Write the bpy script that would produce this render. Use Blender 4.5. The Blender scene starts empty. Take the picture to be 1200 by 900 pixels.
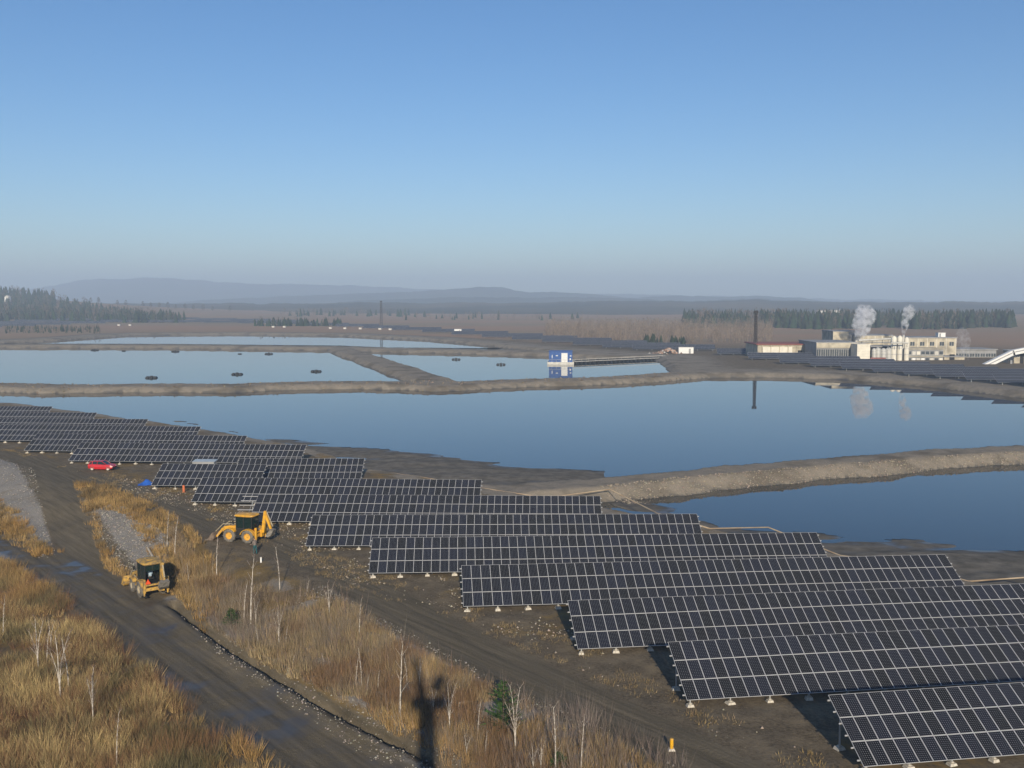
import bpy, math, random
import numpy as np
from mathutils import Vector, Matrix, Euler

random.seed(7)
RNG = np.random.default_rng(7)
R = math.radians
scene = bpy.context.scene
C = scene.collection

# ------------------------------------------------------------------ camera
EYE = 25.5                                   # metres above the panel terrace
FPX = 1167.0                                 # focal length for a 1200 px wide frame
PITCH = math.atan((450 - 352) / FPX)
cam_d = bpy.data.cameras.new('camera')
cam = bpy.data.objects.new('camera', cam_d)
C.objects.link(cam)
cam_d.sensor_width = 36.0
cam_d.lens = FPX / 1200 * 36.0
cam_d.clip_start = 0.2
cam_d.clip_end = 60000
cam.location = (0, 0, EYE)
cam.rotation_euler = (math.pi / 2 - PITCH, 0, 0)
scene.camera = cam

# ------------------------------------------------------------------ sky, sun, exposure
SUN_EL, SUN_AZ = 20.6, 174.9                 # degrees; azimuth clockwise from +Y (camera heading)
world = bpy.data.worlds.new('World')
scene.world = world
world.use_nodes = True
wn = world.node_tree
for n in list(wn.nodes):
    wn.nodes.remove(n)
w_out = wn.nodes.new('ShaderNodeOutputWorld')
w_bg = wn.nodes.new('ShaderNodeBackground')
w_sky = wn.nodes.new('ShaderNodeTexSky')
w_sky.sky_type = 'NISHITA'
w_sky.sun_disc = False
w_sky.sun_elevation = R(SUN_EL)
w_sky.sun_rotation = R(SUN_AZ)
w_sky.altitude = 500
w_sky.air_density = 1.0
w_sky.dust_density = 0.6
w_sky.ozone_density = 4.0
w_bg.inputs['Strength'].default_value = 0.102
w_hs = wn.nodes.new('ShaderNodeHueSaturation')          # camera's vivid colour rendering of the sky
w_hs.inputs['Hue'].default_value = .503
w_hs.inputs['Saturation'].default_value = 1.16
wn.links.new(w_sky.outputs[0], w_hs.inputs['Color'])
wn.links.new(w_hs.outputs[0], w_bg.inputs['Color'])
wn.links.new(w_bg.outputs[0], w_out.inputs['Surface'])

sun_d = bpy.data.lights.new('sun', 'SUN')
sun_d.energy = 5.0
sun_d.angle = R(0.53)
sun_d.color = (1.0, 0.88, 0.69)
sun = bpy.data.objects.new('sun', sun_d)
C.objects.link(sun)
sdir = Vector((math.sin(R(SUN_AZ)) * math.cos(R(SUN_EL)), math.cos(R(SUN_AZ)) * math.cos(R(SUN_EL)), math.sin(R(SUN_EL))))
sun.rotation_euler = sdir.to_track_quat('Z', 'Y').to_euler()
sun.location = (0, -60, 60)

vs = scene.view_settings
vs.view_transform = 'Standard'
vs.look = 'None'
vs.exposure = 0.12
vs.gamma = 1.0
vs.use_curve_mapping = False
scene.display_settings.display_device = 'sRGB'
cy = scene.cycles
cy.use_denoising = True
cy.max_bounces = 7
cy.diffuse_bounces = 2
cy.glossy_bounces = 3
cy.transmission_bounces = 3
cy.volume_bounces = 6
cy.transparent_max_bounces = 8
cy.caustics_reflective = False
cy.caustics_refractive = False
cy.volume_max_steps = 128

HAZE_DENSITY = 3.3e-4

# ------------------------------------------------------------------ pixel <-> place helpers (photo pixels, 1200 x 900)
def ray(px, py):
    x = (px - 600) / FPX
    v = -(py - 450) / FPX
    return x, math.cos(PITCH) + v * math.sin(PITCH), -math.sin(PITCH) + v * math.cos(PITCH)

def at(px, py, z=0.0):
    dx, dy, dz = ray(px, py)
    t = (z - EYE) / dz
    return dx * t, dy * t

def W(pts, z=0.0):
    return np.array([at(a, b, z) for a, b in pts])

# ------------------------------------------------------------------ numpy noise and distances
_perm = np.random.default_rng(3).permutation(256)
_val = np.random.default_rng(4).random(256)
def vnoise(x, y, s):
    x = np.asarray(x, float) / s; y = np.asarray(y, float) / s
    xi = np.floor(x).astype(int); yi = np.floor(y).astype(int)
    fx = x - xi; fy = y - yi
    fx = fx * fx * (3 - 2 * fx); fy = fy * fy * (3 - 2 * fy)
    def h(a, b): return _val[_perm[(a + _perm[b & 255]) & 255]]
    return (h(xi, yi) * (1 - fx) + h(xi + 1, yi) * fx) * (1 - fy) + (h(xi, yi + 1) * (1 - fx) + h(xi + 1, yi + 1) * fx) * fy

def fbm(x, y, s):
    return (vnoise(x, y, s) + .5 * vnoise(x + 31, y + 17, s / 2) + .25 * vnoise(x - 11, y + 57, s / 4)) / 1.75

def seg_d(P, x, y, closed):
    n = len(P)
    d = np.full(np.shape(x), 1e18)
    for i in range(n if closed else n - 1):
        a = P[i]; b = P[(i + 1) % n]
        ex, ey = b - a
        t = np.clip(((x - a[0]) * ex + (y - a[1]) * ey) / (ex * ex + ey * ey + 1e-12), 0, 1)
        d = np.minimum(d, (x - a[0] - t * ex) ** 2 + (y - a[1] - t * ey) ** 2)
    return np.sqrt(d)

def inside(P, x, y):
    c = np.zeros(np.shape(x), bool)
    n = len(P)
    for i in range(n):
        a = P[i]; b = P[(i + 1) % n]
        if a[1] == b[1]:
            continue
        k = ((a[1] > y) != (b[1] > y)) & (x < (b[0] - a[0]) * (y - a[1]) / (b[1] - a[1]) + a[0])
        c ^= k
    return c

def sd(P, x, y):                                  # positive inside
    d = seg_d(P, x, y, True)
    return np.where(inside(P, x, y), d, -d)

def sstep(a, b, v):
    t = np.clip((v - a) / (b - a), 0, 1)
    return t * t * (3 - 2 * t)

# ------------------------------------------------------------------ layout of the land
ZW = -1.5                                         # level of the ponds
LOW = -2.0                                        # level of the lower road
basin = W([(-700, 452), (-200, 461), (25, 473), (130, 487), (245, 504), (365, 525), (432, 549), (500, 560), (570, 573), (715, 596),
           (832, 619), (985, 650), (1135, 680), (1400, 740), (1900, 760), (1700, 505), (1400, 477), (1200, 459), (1100, 448), (1000, 439.5), (900, 436.5),
           (840, 437), (800, 437), (790, 428), (775, 418), (700, 413), (640, 409), (560, 401), (500, 396), (400, 391.5), (280, 390),
           (150, 391), (60, 397), (-40, 401), (-500, 405), (-900, 415)])
dikes = [
    (W([(-700, 455), (0, 450), (60, 452), (170, 451), (280, 451), (310, 449.5), (400, 447.5), (470, 448), (520, 450), (555, 448), (600, 446), (700, 443), (760, 440), (810, 436)]), 6.5, -0.1),
    (W([(520, 448), (490, 438), (440, 421), (400, 408.5)]), 5.5, -0.05),
    (W([(-600, 408), (0, 403.5), (200, 404), (400, 406.5), (450, 408), (560, 410), (660, 413), (740, 416)]), 11, 0.0),
    (W([(500, 574), (600, 572), (700, 566), (800, 556.5), (900, 547), (1000, 539), (1100, 531), (1200, 525.5), (1400, 515), (1800, 500)]), 3.2, 0.1),
]
mud_a = W([(200, 492), (300, 509), (360, 518), (400, 524), (470, 529), (530, 536), (600, 543), (650, 548), (705, 553), (720, 566), (600, 575), (500, 566), (430, 550), (330, 520)], ZW)
mud_b = W([(715, 590), (735, 586), (760, 590), (800, 598), (832, 606), (850, 618), (960, 625), (1010, 629), (1080, 633), (1150, 643), (1220, 646), (1450, 668), (1450, 760), (1130, 692), (980, 658), (830, 630)], ZW)
low_edge = W([(-400, 505), (-100, 532), (0, 543), (45, 556), (100, 577), (170, 602), (240, 632), (320, 655), (390, 690), (470, 748), (555, 797), (640, 838), (740, 886), (820, 925), (960, 1010)])
lowland = np.vstack([low_edge, [[34, 0], [40, -200], [-900, -200], [-900, 300]]])
road_c = W([(-300, 530), (-120, 590), (0, 637), (70, 674), (150, 722), (230, 785), (300, 838), (380, 895), (450, 950), (560, 1050)], LOW)
trench = W([(203, 707), (230, 728), (270, 757), (320, 787), (370, 818), (420, 846), (470, 873), (510, 897), (580, 945)], LOW + .3)
ramp_c = W([(40, 548), (66, 580), (92, 620), (120, 655), (160, 700)], -1.0)
terr_tr = W([(-300, 500), (0, 530), (60, 549), (140, 572), (215, 601), (270, 622), (330, 640), (400, 668), (470, 715), (560, 765), (660, 815), (760, 862), (880, 925), (1000, 990)])

def far_h(x, y):
    g = lambda cx, cy, sx, sy, h: h * np.exp(-((x - cx) / sx) ** 2 - ((y - cy) / sy) ** 2)
    z = g(-960, 1650, 310, 420, 31) + g(-150, 2400, 900, 700, 1.5) + g(900, 2300, 900, 800, 1.5) + g(-1600, 2600, 900, 900, 16)
    z = z + g(2300, 2500, 900, 900, 8)
    return z * sstep(750, 1300, y)

def H(x, y):
    x = np.asarray(x, float); y = np.asarray(y, float)
    near = sstep(500, 300, np.hypot(x, y))
    z = far_h(x, y) + (fbm(x, y, 9) - .5) * .35 * near + (vnoise(x, y, 1.7) - .5) * .10 * near
    # low land in front
    de = sd(lowland, x, y)
    k = sstep(0.3, 11.0, de + (fbm(x, y, 6) - .5) * 2.0)
    z = z + LOW * k
    k1 = np.exp(-(seg_d(road_c, x, y, False) / 4.5) ** 4)
    z = z * (1 - k1 * .85) + LOW * 1.02 * k1 * .85
    rc = seg_d(road_c, x, y, False)
    z = z - .07 * np.exp(-((rc - 1.1) / .35) ** 2)
    rt = seg_d(terr_tr, x, y, False)
    k2 = np.exp(-(rt / 2.8) ** 4)
    z = z * (1 - k2 * .7)
    z = z - .05 * np.exp(-((rt - .95) / .3) ** 2)
    dt = seg_d(trench, x, y, False) + (vnoise(x, y, 1.3) - .5) * .25
    z = z + .34 * np.exp(-((dt - 1.1) / .65) ** 2) - .75 * np.exp(-(dt / .33) ** 2)
    # ponds
    d = sd(basin, x, y) + (fbm(x, y, 7) - .5) * 2.2
    zb = np.where(d > 0, -np.minimum(d / 2.0, 3.6), 0)
    z = np.where(d > 0, np.minimum(z, 0) * sstep(4, 0, d) + zb, z)
    for P, hw, top in dikes:
        dd = seg_d(P, x, y, False) + (fbm(x, y, 8) - .5) * 2.6 + (vnoise(x, y, 2.2) - .5) * .7
        zz = top - np.maximum(0, dd - hw) / 1.7 + (fbm(x, y, 4) - .5) * .35
        z = np.where((d > 0), np.maximum(z, np.maximum(zz, -3.6)), z)
    for P, rise in ((mud_a, .035), (mud_b, .05)):
        dm = sd(P, x, y) + (fbm(x, y, 12) - .5) * 5
        zz = ZW - .06 + np.minimum(dm * rise, .34) + (fbm(x * .45, y * 1.6, 5) - .5) * .46
        z = np.where((d > 0) & (dm > 0), np.maximum(z, zz), z)
    return z

def gat(px, py, n=6):                              # place on the ground under a photo pixel
    z = 0.0
    for _ in range(n):
        x, y = at(px, py, z)
        z = float(H(np.array([x]), np.array([y]))[0])
    return x, y, z

# ------------------------------------------------------------------ materials
def new_mat(name):
    m = bpy.data.materials.new(name)
    m.use_nodes = True
    nt = m.node_tree
    b = nt.nodes['Principled BSDF']
    return m, nt, b

def simple(name, col, rough=.6, metal=0.0, var=.18, scale=6.0, bump=0.0, spec=.4, dirt=None):
    m, nt, b = new_mat(name)
    tc = nt.nodes.new('ShaderNodeTexCoord')
    nz = nt.nodes.new('ShaderNodeTexNoise')
    nz.inputs['Scale'].default_value = scale
    nz.inputs['Detail'].default_value = 5
    nt.links.new(tc.outputs['Object'], nz.inputs['Vector'])
    mx = nt.nodes.new('ShaderNodeMix'); mx.data_type = 'RGBA'
    lo = [c * (1 - var) for c in col]
    hi = [min(1, c * (1 + var)) for c in col]
    if dirt:
        lo = list(dirt)
    mx.inputs[6].default_value = (*lo, 1)
    mx.inputs[7].default_value = (*hi, 1)
    rp = nt.nodes.new('ShaderNodeMapRange')
    rp.inputs[1].default_value = .32; rp.inputs[2].default_value = .62
    nt.links.new(nz.outputs['Fac'], rp.inputs[0])
    nt.links.new(rp.outputs[0], mx.inputs[0])
    nt.links.new(mx.outputs[2], b.inputs['Base Color'])
    b.inputs['Roughness'].default_value = rough
    b.inputs['Metallic'].default_value = metal
    b.inputs['Specular IOR Level'].default_value = spec
    if bump:
        bp = nt.nodes.new('ShaderNodeBump')
        bp.inputs['Strength'].default_value = bump
        bp.inputs['Distance'].default_value = .03
        nt.links.new(nz.outputs['Fac'], bp.inputs['Height'])
        nt.links.new(bp.outputs[0], b.inputs['Normal'])
    return m

def attr_mat(name, rough=.95, spec=.1):            # colour read from the 'Col' attribute of the mesh
    m, nt, b = new_mat(name)
    a = nt.nodes.new('ShaderNodeAttribute'); a.attribute_name = 'Col'
    nt.links.new(a.outputs['Color'], b.inputs['Base Color'])
    b.inputs['Roughness'].default_value = rough
    b.inputs['Specular IOR Level'].default_value = spec
    return m

def ground_mat():
    m, nt, b = new_mat('ground')
    N = nt.nodes.new; L = nt.links.new
    geo = N('ShaderNodeNewGeometry')
    def noise(scale, detail=6, rough=.6, vec=None):
        n = N('ShaderNodeTexNoise'); n.inputs['Scale'].default_value = scale
        n.inputs['Detail'].default_value = detail; n.inputs['Roughness'].default_value = rough
        L(vec if vec else geo.outputs['Position'], n.inputs['Vector'])
        return n.outputs['Fac']
    def mix(f, a, c):
        x = N('ShaderNodeMix'); x.data_type = 'RGBA'
        if isinstance(f, float): x.inputs[0].default_value = f
        else: L(f, x.inputs[0])
        for k, v in ((6, a), (7, c)):
            if isinstance(v, tuple): x.inputs[k].default_value = (*v, 1)
            else: L(v, x.inputs[k])
        return x.outputs[2]
    def rng(v, a, c, lo=0., hi=1.):
        x = N('ShaderNodeMapRange'); L(v, x.inputs[0])
        x.inputs[1].default_value = a; x.inputs[2].default_value = c
        x.inputs[3].default_value = lo; x.inputs[4].default_value = hi
        return x.outputs[0]
    def math_(op, a, c):
        x = N('ShaderNodeMath'); x.operation = op
        for k, v in ((0, a), (1, c)):
            if isinstance(v, (int, float)): x.inputs[k].default_value = v
            else: L(v, x.inputs[k])
        return x.outputs[0]
    z1 = N('ShaderNodeAttribute'); z1.attribute_name = 'zone1'
    z2 = N('ShaderNodeAttribute'); z2.attribute_name = 'zone2'
    s1 = N('ShaderNodeSeparateColor'); L(z1.outputs['Color'], s1.inputs[0])
    s2 = N('ShaderNodeSeparateColor'); L(z2.outputs['Color'], s2.inputs[0])
    # rotated, stretched coordinates for wheel streaks
    mp = N('ShaderNodeMapping'); L(geo.outputs['Position'], mp.inputs['Vector'])
    mp.inputs['Rotation'].default_value = (0, 0, R(50))
    mp2 = N('ShaderNodeMapping'); L(mp.outputs[0], mp2.inputs['Vector'])
    mp2.inputs['Scale'].default_value = (.10, 1.6, 1)
    streak = noise(1.4, 5, .6, mp2.outputs[0])
    n_big = noise(.09, 6); n_mid = noise(.6, 6); n_fine = noise(4.5, 6, .7); n_grit = noise(14., 4, .8)
    edge = math_('MULTIPLY', math_('SUBTRACT', n_mid, .5), 1.3)
    edge = math_('ADD', edge, math_('MULTIPLY', math_('SUBTRACT', n_fine, .5), .9))
    def zone(o): return rng(math_('ADD', o, edge), .32, .68)
    soil = mix(rng(n_fine, .35, .65), (.095, .074, .050), (.20, .16, .108))
    soil = mix(rng(n_mid, .45, .7), soil, (.225, .18, .12))
    soil = mix(rng(n_grit, .62, .72), soil, (.30, .27, .23))
    track = mix(rng(streak, .3, .7), (.10, .083, .056), (.19, .157, .108))
    track = mix(rng(n_fine, .55, .8), track, (.20, .165, .125))
    grav = mix(rng(n_grit, .38, .62), (.19, .172, .15), (.36, .335, .30))
    grav = mix(rng(n_mid, .5, .75), grav, (.22, .185, .14))
    grass = mix(rng(n_mid, .35, .65), (.15, .105, .045), (.25, .165, .06))
    grass = mix(rng(n_fine, .55, .75), grass, (.10, .075, .04))
    mud = mix(rng(n_mid, .35, .65), (.11, .10, .083), (.20, .18, .15))
    stone = mix(rng(n_grit, .35, .65), (.16, .135, .10), (.40, .345, .275))
    stone = mix(rng(n_mid, .45, .7), stone, (.21, .185, .145))
    stone = mix(rng(n_big, .5, .62), stone, (.17, .145, .11))
    fmap = N('ShaderNodeMapping'); L(geo.outputs['Position'], fmap.inputs['Vector'])
    fmap.inputs['Scale'].default_value = (.0012, .006, 1)
    fld = noise(1.0, 3, .5, fmap.outputs[0])
    field = mix(rng(fld, .40, .60), (.34, .215, .135), (.27, .21, .135))
    field = mix(rng(noise(.02, 5), .5, .7), field, (.33, .225, .145))
    col = mix(zone(s2.outputs[0]), soil, field)
    col = mix(zone(s2.outputs[2]), col, stone)
    col = mix(zone(s1.outputs[2]), col, grass)
    col = mix(zone(s1.outputs[1]), col, grav)
    mudf = N('ShaderNodeAttribute'); mudf.attribute_name = 'mudz'
    col = mix(zone(mudf.outputs['Fac']), col, mud)
    tr = zone(s1.outputs[0])
    col = mix(tr, col, track)
    wet = rng(math_('MULTIPLY', s2.outputs[1], rng(n_mid, .42, .58)), .35, .6)
    wet2 = math_('MULTIPLY', s2.outputs[1], rng(noise(.22, 3, .5), .48, .64))
    wetc = math_('MAXIMUM', wet2, math_('MULTIPLY', wet, .32))
    col = mix(math_('MULTIPLY', wetc, .75), col, (.036, .032, .028))
    L(col, b.inputs['Base Color'])
    L(rng(wetc, .1, .9, .96, .30), b.inputs['Roughness'])
    L(rng(wetc, .1, .8, .08, .5), b.inputs['Specular IOR Level'])
    bp = N('ShaderNodeBump'); bp.inputs['Distance'].default_value = .12
    L(rng(wetc, .1, .6, .75, .03), bp.inputs['Strength'])
    hgt = math_('ADD', n_fine, math_('MULTIPLY', n_grit, .5))
    hgt = math_('ADD', hgt, math_('MULTIPLY', streak, .6))
    L(hgt, bp.inputs['Height'])
    L(bp.outputs[0], b.inputs['Normal'])
    return m

def water_mat():
    m, nt, b = new_mat('pond_water')
    N = nt.nodes.new; L = nt.links.new
    b.inputs['Base Color'].default_value = (.012, .022, .030, 1)
    b.inputs['Roughness'].default_value = .015
    b.inputs['IOR'].default_value = 1.33
    b.inputs['Specular IOR Level'].default_value = .5
    geo = N('ShaderNodeNewGeometry')
    n = N('ShaderNodeTexNoise'); n.inputs['Scale'].default_value = .5; n.inputs['Detail'].default_value = 4
    L(geo.outputs['Position'], n.inputs['Vector'])
    bp = N('ShaderNodeBump'); bp.inputs['Strength'].default_value = .05; bp.inputs['Distance'].default_value = .02
    L(n.outputs['Fac'], bp.inputs['Height']); L(bp.outputs[0], b.inputs['Normal'])
    return m

MODW, MODH = .80, 1.575
def cell_mat():
    m, nt, b = new_mat('solar_cells')
    N = nt.nodes.new; L = nt.links.new
    tc = N('ShaderNodeTexCoord'); sp = N('ShaderNodeSeparateXYZ'); L(tc.outputs['Object'], sp.inputs[0])
    def M(op, a, c=None):
        x = N('ShaderNodeMath'); x.operation = op
        for k, v in ((0, a), (1, c)):
            if v is None: continue
            if isinstance(v, (int, float)): x.inputs[k].default_value = v
            else: L(v, x.inputs[k])
        return x.outputs[0]
    cu, cv = (MODW - .05) / 6, (MODH - .05) / 12
    fu = M('ABSOLUTE', M('SUBTRACT', M('FRACT', M('DIVIDE', M('SUBTRACT', sp.outputs[0], .025), cu)), .5))
    fv = M('ABSOLUTE', M('SUBTRACT', M('FRACT', M('DIVIDE', M('SUBTRACT', sp.outputs[1], .025), cv)), .5))
    dia = M('GREATER_THAN', M('ADD', fu, fv), .80)
    lin = M('MAXIMUM', M('GREATER_THAN', fu, .478), M('GREATER_THAN', fv, .478))
    white = M('MINIMUM', M('ADD', M('MULTIPLY', dia, .55), M('MULTIPLY', lin, .10)), 1.0)
    oi = N('ShaderNodeObjectInfo')
    base = N('ShaderNodeMix'); base.data_type = 'RGBA'
    base.inputs[6].default_value = (.008, .008, .009, 1); base.inputs[7].default_value = (.011, .013, .024, 1)
    L(oi.outputs['Random'], base.inputs[0])
    mx = N('ShaderNodeMix'); mx.data_type = 'RGBA'
    L(white, mx.inputs[0]); L(base.outputs[2], mx.inputs[6]); mx.inputs[7].default_value = (.42, .43, .45, 1)
    L(mx.outputs[2], b.inputs['Base Color'])
    b.inputs['Roughness'].default_value = .22
    b.inputs['Specular IOR Level'].default_value = .22
    return m

MAT = dict(
    ground=ground_mat(), water=water_mat(), cells=cell_mat(),
    alu=simple('aluminium', (.50, .50, .50), .45, .15, .06, 3),
    steel=simple('galvanised_steel', (.42, .43, .43), .5, .3, .1, 8),
    concrete=simple('pale_concrete', (.50, .46, .39), .9, 0, .22, 5, .4),
    yellow=simple('yellow_paint', (.72, .37, .018), .45, 0, .10, 2.2, spec=.5, dirt=(.50, .27, .045)),
    yellow_dirty=simple('muddy_yellow_paint', (.50, .30, .06), .65, 0, .2, 3, dirt=(.17, .125, .075)),
    rubber=simple('dusty_tyre_rubber', (.15, .135, .115), .9, 0, .3, 6),
    black=simple('black_steel', (.018, .018, .018), .6, 0, .2, 6),
    glass=simple('cab_glass', (.010, .022, .020), .08, 0, .1, 2, spec=.7),
    carred=simple('red_car_paint', (.50, .022, .028), .25, 0, .08, 2, spec=.6),
    white=simple('white_paint', (.74, .74, .72), .6, 0, .06, 1.5),
    dirtywhite=simple('dirty_white', (.55, .53, .48), .75, 0, .15, 1.5),
    blue=simple('blue_cladding', (.014, .075, .27), .5, 0, .12, .8),
    tarp=simple('blue_tarp', (.02, .10, .42), .5, 0, .2, 4, .5),
    pale=simple('pale_plastic_sheet', (.42, .50, .56), .35, 0, .12, 2),
    rust=simple('rusty_pipe', (.36, .29, .20), .8, 0, .3, .4, dirt=(.24, .16, .10)),
    orange=simple('orange_red_paint', (.55, .14, .05), .6, 0, .15, 4),
    wood=simple('weathered_wood', (.42, .37, .30), .9, 0, .25, 8),
    lattice=simple('dark_lattice_steel', (.055, .05, .05), .7, .2, .2, 3),
    tan=simple('tan_cladding', (.47, .42, .32), .85, 0, .18, .35, dirt=(.31, .275, .21)),
    cream=simple('cream_cladding', (.70, .66, .56), .8, 0, .10, .5),
    greyclad=simple('grey_cladding', (.27, .27, .27), .8, 0, .16, .4),
    silo=simple('pale_silo_steel', (.50, .49, .45), .6, .1, .15, .5),
    darkglass=simple('dark_factory_glazing', (.05, .06, .068), .25, 0, .3, .6, spec=.6),
    void=simple('dark_opening', (.02, .02, .022), .9, 0, .2, 1),
    redroof=simple('red_roof', (.26, .085, .065), .8, 0, .15, .5),
    brick=simple('brown_rubble', (.22, .13, .085), .95, 0, .3, 1.2, .5),
    bark=simple('birch_bark', (.52, .47, .40), .9, 0, .2, 7, dirt=(.22, .185, .15)),
    darkbark=simple('dark_bark', (.10, .078, .06), .95, 0, .3, 5),
    teal=simple('teal_trousers', (.015, .085, .095), .9, 0, .2, 8),
    jacket=simple('grey_jacket', (.20, .165, .145), .9, 0, .25, 9),
    shirt=simple('pale_blue_shirt', (.42, .55, .66), .9, 0, .1, 9),
    skin=simple('skin', (.50, .30, .21), .6, 0, .08, 9),
    hair=simple('dark_hair', (.03, .022, .016), .8, 0, .2, 20),
    shoe=simple('dark_shoes', (.03, .027, .024), .8, 0, .2, 9),
    veg=attr_mat('dry_vegetation'), rock=attr_mat('stones', .9, .25),
    marker=simple('yellow_marker_paint', (.80, .42, .01), .5, 0, .06, 5),
    tri=simple('red_reflective', (.75, .09, .02), .5, 0, .05, 5),
    floatb=simple('black_float', (.02, .022, .024), .6, 0, .2, 3),
)

# ------------------------------------------------------------------ mesh helpers
class MB:
    def __init__(s): s.v = []; s.f = []; s.m = []
    def add(s, vs_, fs, mi=0):
        o = len(s.v); s.v += [tuple(p) for p in vs_]
        s.f += [[o + i for i in f] for f in fs]; s.m += [mi] * len(fs); return s
    def box(s, c, d, mi=0, rot=None, taper=(1, 1)):
        x, y, z = d[0] / 2, d[1] / 2, d[2] / 2; tx, ty = taper
        P = [(-x, -y, -z), (x, -y, -z), (x, y, -z), (-x, y, -z), (-x * tx, -y * ty, z), (x * tx, -y * ty, z), (x * tx, y * ty, z), (-x * tx, y * ty, z)]
        if rot is not None:
            M_ = Euler(rot).to_matrix(); P = [M_ @ Vector(p) for p in P]
        P = [(p[0] + c[0], p[1] + c[1], p[2] + c[2]) for p in P]
        return s.add(P, [(0, 3, 2, 1), (4, 5, 6, 7), (0, 1, 5, 4), (1, 2, 6, 5), (2, 3, 7, 6), (3, 0, 4, 7)], mi)
    def tube(s, p0, p1, r0, r1=None, n=6, mi=0, caps=True):
        r1 = r0 if r1 is None else r1
        a, b_ = Vector(p0), Vector(p1); d = (b_ - a)
        if d.length < 1e-6: return s
        d.normalize(); u = d.orthogonal().normalized(); w = d.cross(u)
        P = []
        for c, r in ((a, r0), (b_, r1)):
            for i in range(n):
                t = 2 * math.pi * i / n; P.append(c + (u * math.cos(t) + w * math.sin(t)) * r)
        F = [(i, (i + 1) % n, n + (i + 1) % n, n + i) for i in range(n)]
        if caps: F += [tuple(range(n - 1, -1, -1)), tuple(range(n, 2 * n))]
        return s.add(P, F, mi)
    def path(s, pts, radii, n=6, mi=0):                # one continuous tapered tube through points
        pts = [Vector(p) for p in pts]; base = len(s.v); ref = None
        for i, p in enumerate(pts):
            d = (pts[min(i + 1, len(pts) - 1)] - pts[max(i - 1, 0)]).normalized()
            u = d.orthogonal().normalized() if ref is None else (ref - d * ref.dot(d)).normalized()
            ref = u; w = d.cross(u)
            for k in range(n):
                t = 2 * math.pi * k / n; s.v.append(tuple(p + (u * math.cos(t) + w * math.sin(t)) * radii[i]))
        for i in range(len(pts) - 1):
            for k in range(n):
                a = base + i * n + k; b_ = base + i * n + (k + 1) % n
                s.f.append([a, b_, b_ + n, a + n]); s.m.append(mi)
        s.f.append([base + k for k in range(n - 1, -1, -1)]); s.m.append(mi)
        s.f.append([base + (len(pts) - 1) * n + k for k in range(n)]); s.m.append(mi)
        return s
    def prism(s, prof, y0, y1, mi=0):                  # profile in XZ pushed along Y
        n = len(prof)
        P = [(a, y0, b_) for a, b_ in prof] + [(a, y1, b_) for a, b_ in prof]
        F = [(i, (i + 1) % n, n + (i + 1) % n, n + i) for i in range(n)]
        F += [tuple(range(n - 1, -1, -1)), tuple(range(n, 2 * n))]
        return s.add(P, F, mi)
    def lathe(s, prof, n=16, axis='Y', mi=0):          # profile (radius, along axis)
        k = len(prof); P = []
        for i in range(n):
            t = 2 * math.pi * i / n
            for r, h in prof:
                if axis == 'Y': P.append((r * math.cos(t), h, r * math.sin(t)))
                else: P.append((r * math.cos(t), r * math.sin(t), h))
        F = []
        for i in range(n):
            j = (i + 1) % n
            for q in range(k - 1): F.append((i * k + q, j * k + q, j * k + q + 1, i * k + q + 1))
        return s.add(P, F, mi)
    def mesh(s, name, mats, smooth=False):
        me = bpy.data.meshes.new(name)
        me.from_pydata(s.v, [], s.f)
        for m in (mats if isinstance(mats, (list, tuple)) else [mats]): me.materials.append(m)
        me.polygons.foreach_set('material_index', s.m)
        if smooth: me.polygons.foreach_set('use_smooth', [True] * len(s.f))
        me.update()
        import bmesh
        bm = bmesh.new(); bm.from_mesh(me); bmesh.ops.recalc_face_normals(bm, faces=bm.faces); bm.to_mesh(me); bm.free()
        return me
    def build(s, name, mats, parent=None, loc=(0, 0, 0), rot=(0, 0, 0), smooth=False):
        return link(name, s.mesh(name, mats, smooth), parent, loc, rot)

def link(name, me, parent=None, loc=(0, 0, 0), rot=(0, 0, 0), scale=(1, 1, 1)):
    o = bpy.data.objects.new(name, me)
    C.objects.link(o)
    o.location = loc; o.rotation_euler = rot; o.scale = scale
    if parent: o.parent = parent
    return o

def tag(o, label, cat, group=None):
    o['label'] = label; o['category'] = cat
    if group: o['group'] = group
    return o

def empty(name, loc, rz=0.0, label=None, cat=None, group=None):
    o = link(name, None, None, loc, (0, 0, rz))
    o.empty_display_size = .3
    if label: tag(o, label, cat, group)
    return o

def kind(o, k, label=None):
    o['kind'] = k
    if label: o['label'] = label
    return o

def tri_mesh(name, verts, faces, mat, cols=None, smooth=False):
    """fast mesh from arrays; cols is one RGB per vertex"""
    verts = np.asarray(verts, np.float32); faces = np.asarray(faces, np.int32)
    me = bpy.data.meshes.new(name)
    n, k = faces.shape
    me.vertices.add(len(verts)); me.vertices.foreach_set('co', verts.ravel())
    me.loops.add(n * k); me.loops.foreach_set('vertex_index', faces.ravel())
    me.polygons.add(n)
    me.polygons.foreach_set('loop_start', np.arange(0, n * k, k, dtype=np.int32))
    me.polygons.foreach_set('loop_total', np.full(n, k, np.int32))
    if smooth: me.polygons.foreach_set('use_smooth', np.ones(n, bool))
    me.update(calc_edges=True)
    if cols is not None:
        a = me.attributes.new('Col', 'FLOAT_COLOR', 'POINT')
        c = np.ones((len(verts), 4), np.float32); c[:, :3] = cols
        a.data.foreach_set('color', c.ravel())
    if mat: me.materials.append(mat)
    return me

# ================================================================== THE SETTING
def band(d, w, soft):
    return sstep(w + soft, w - soft, d)

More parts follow.
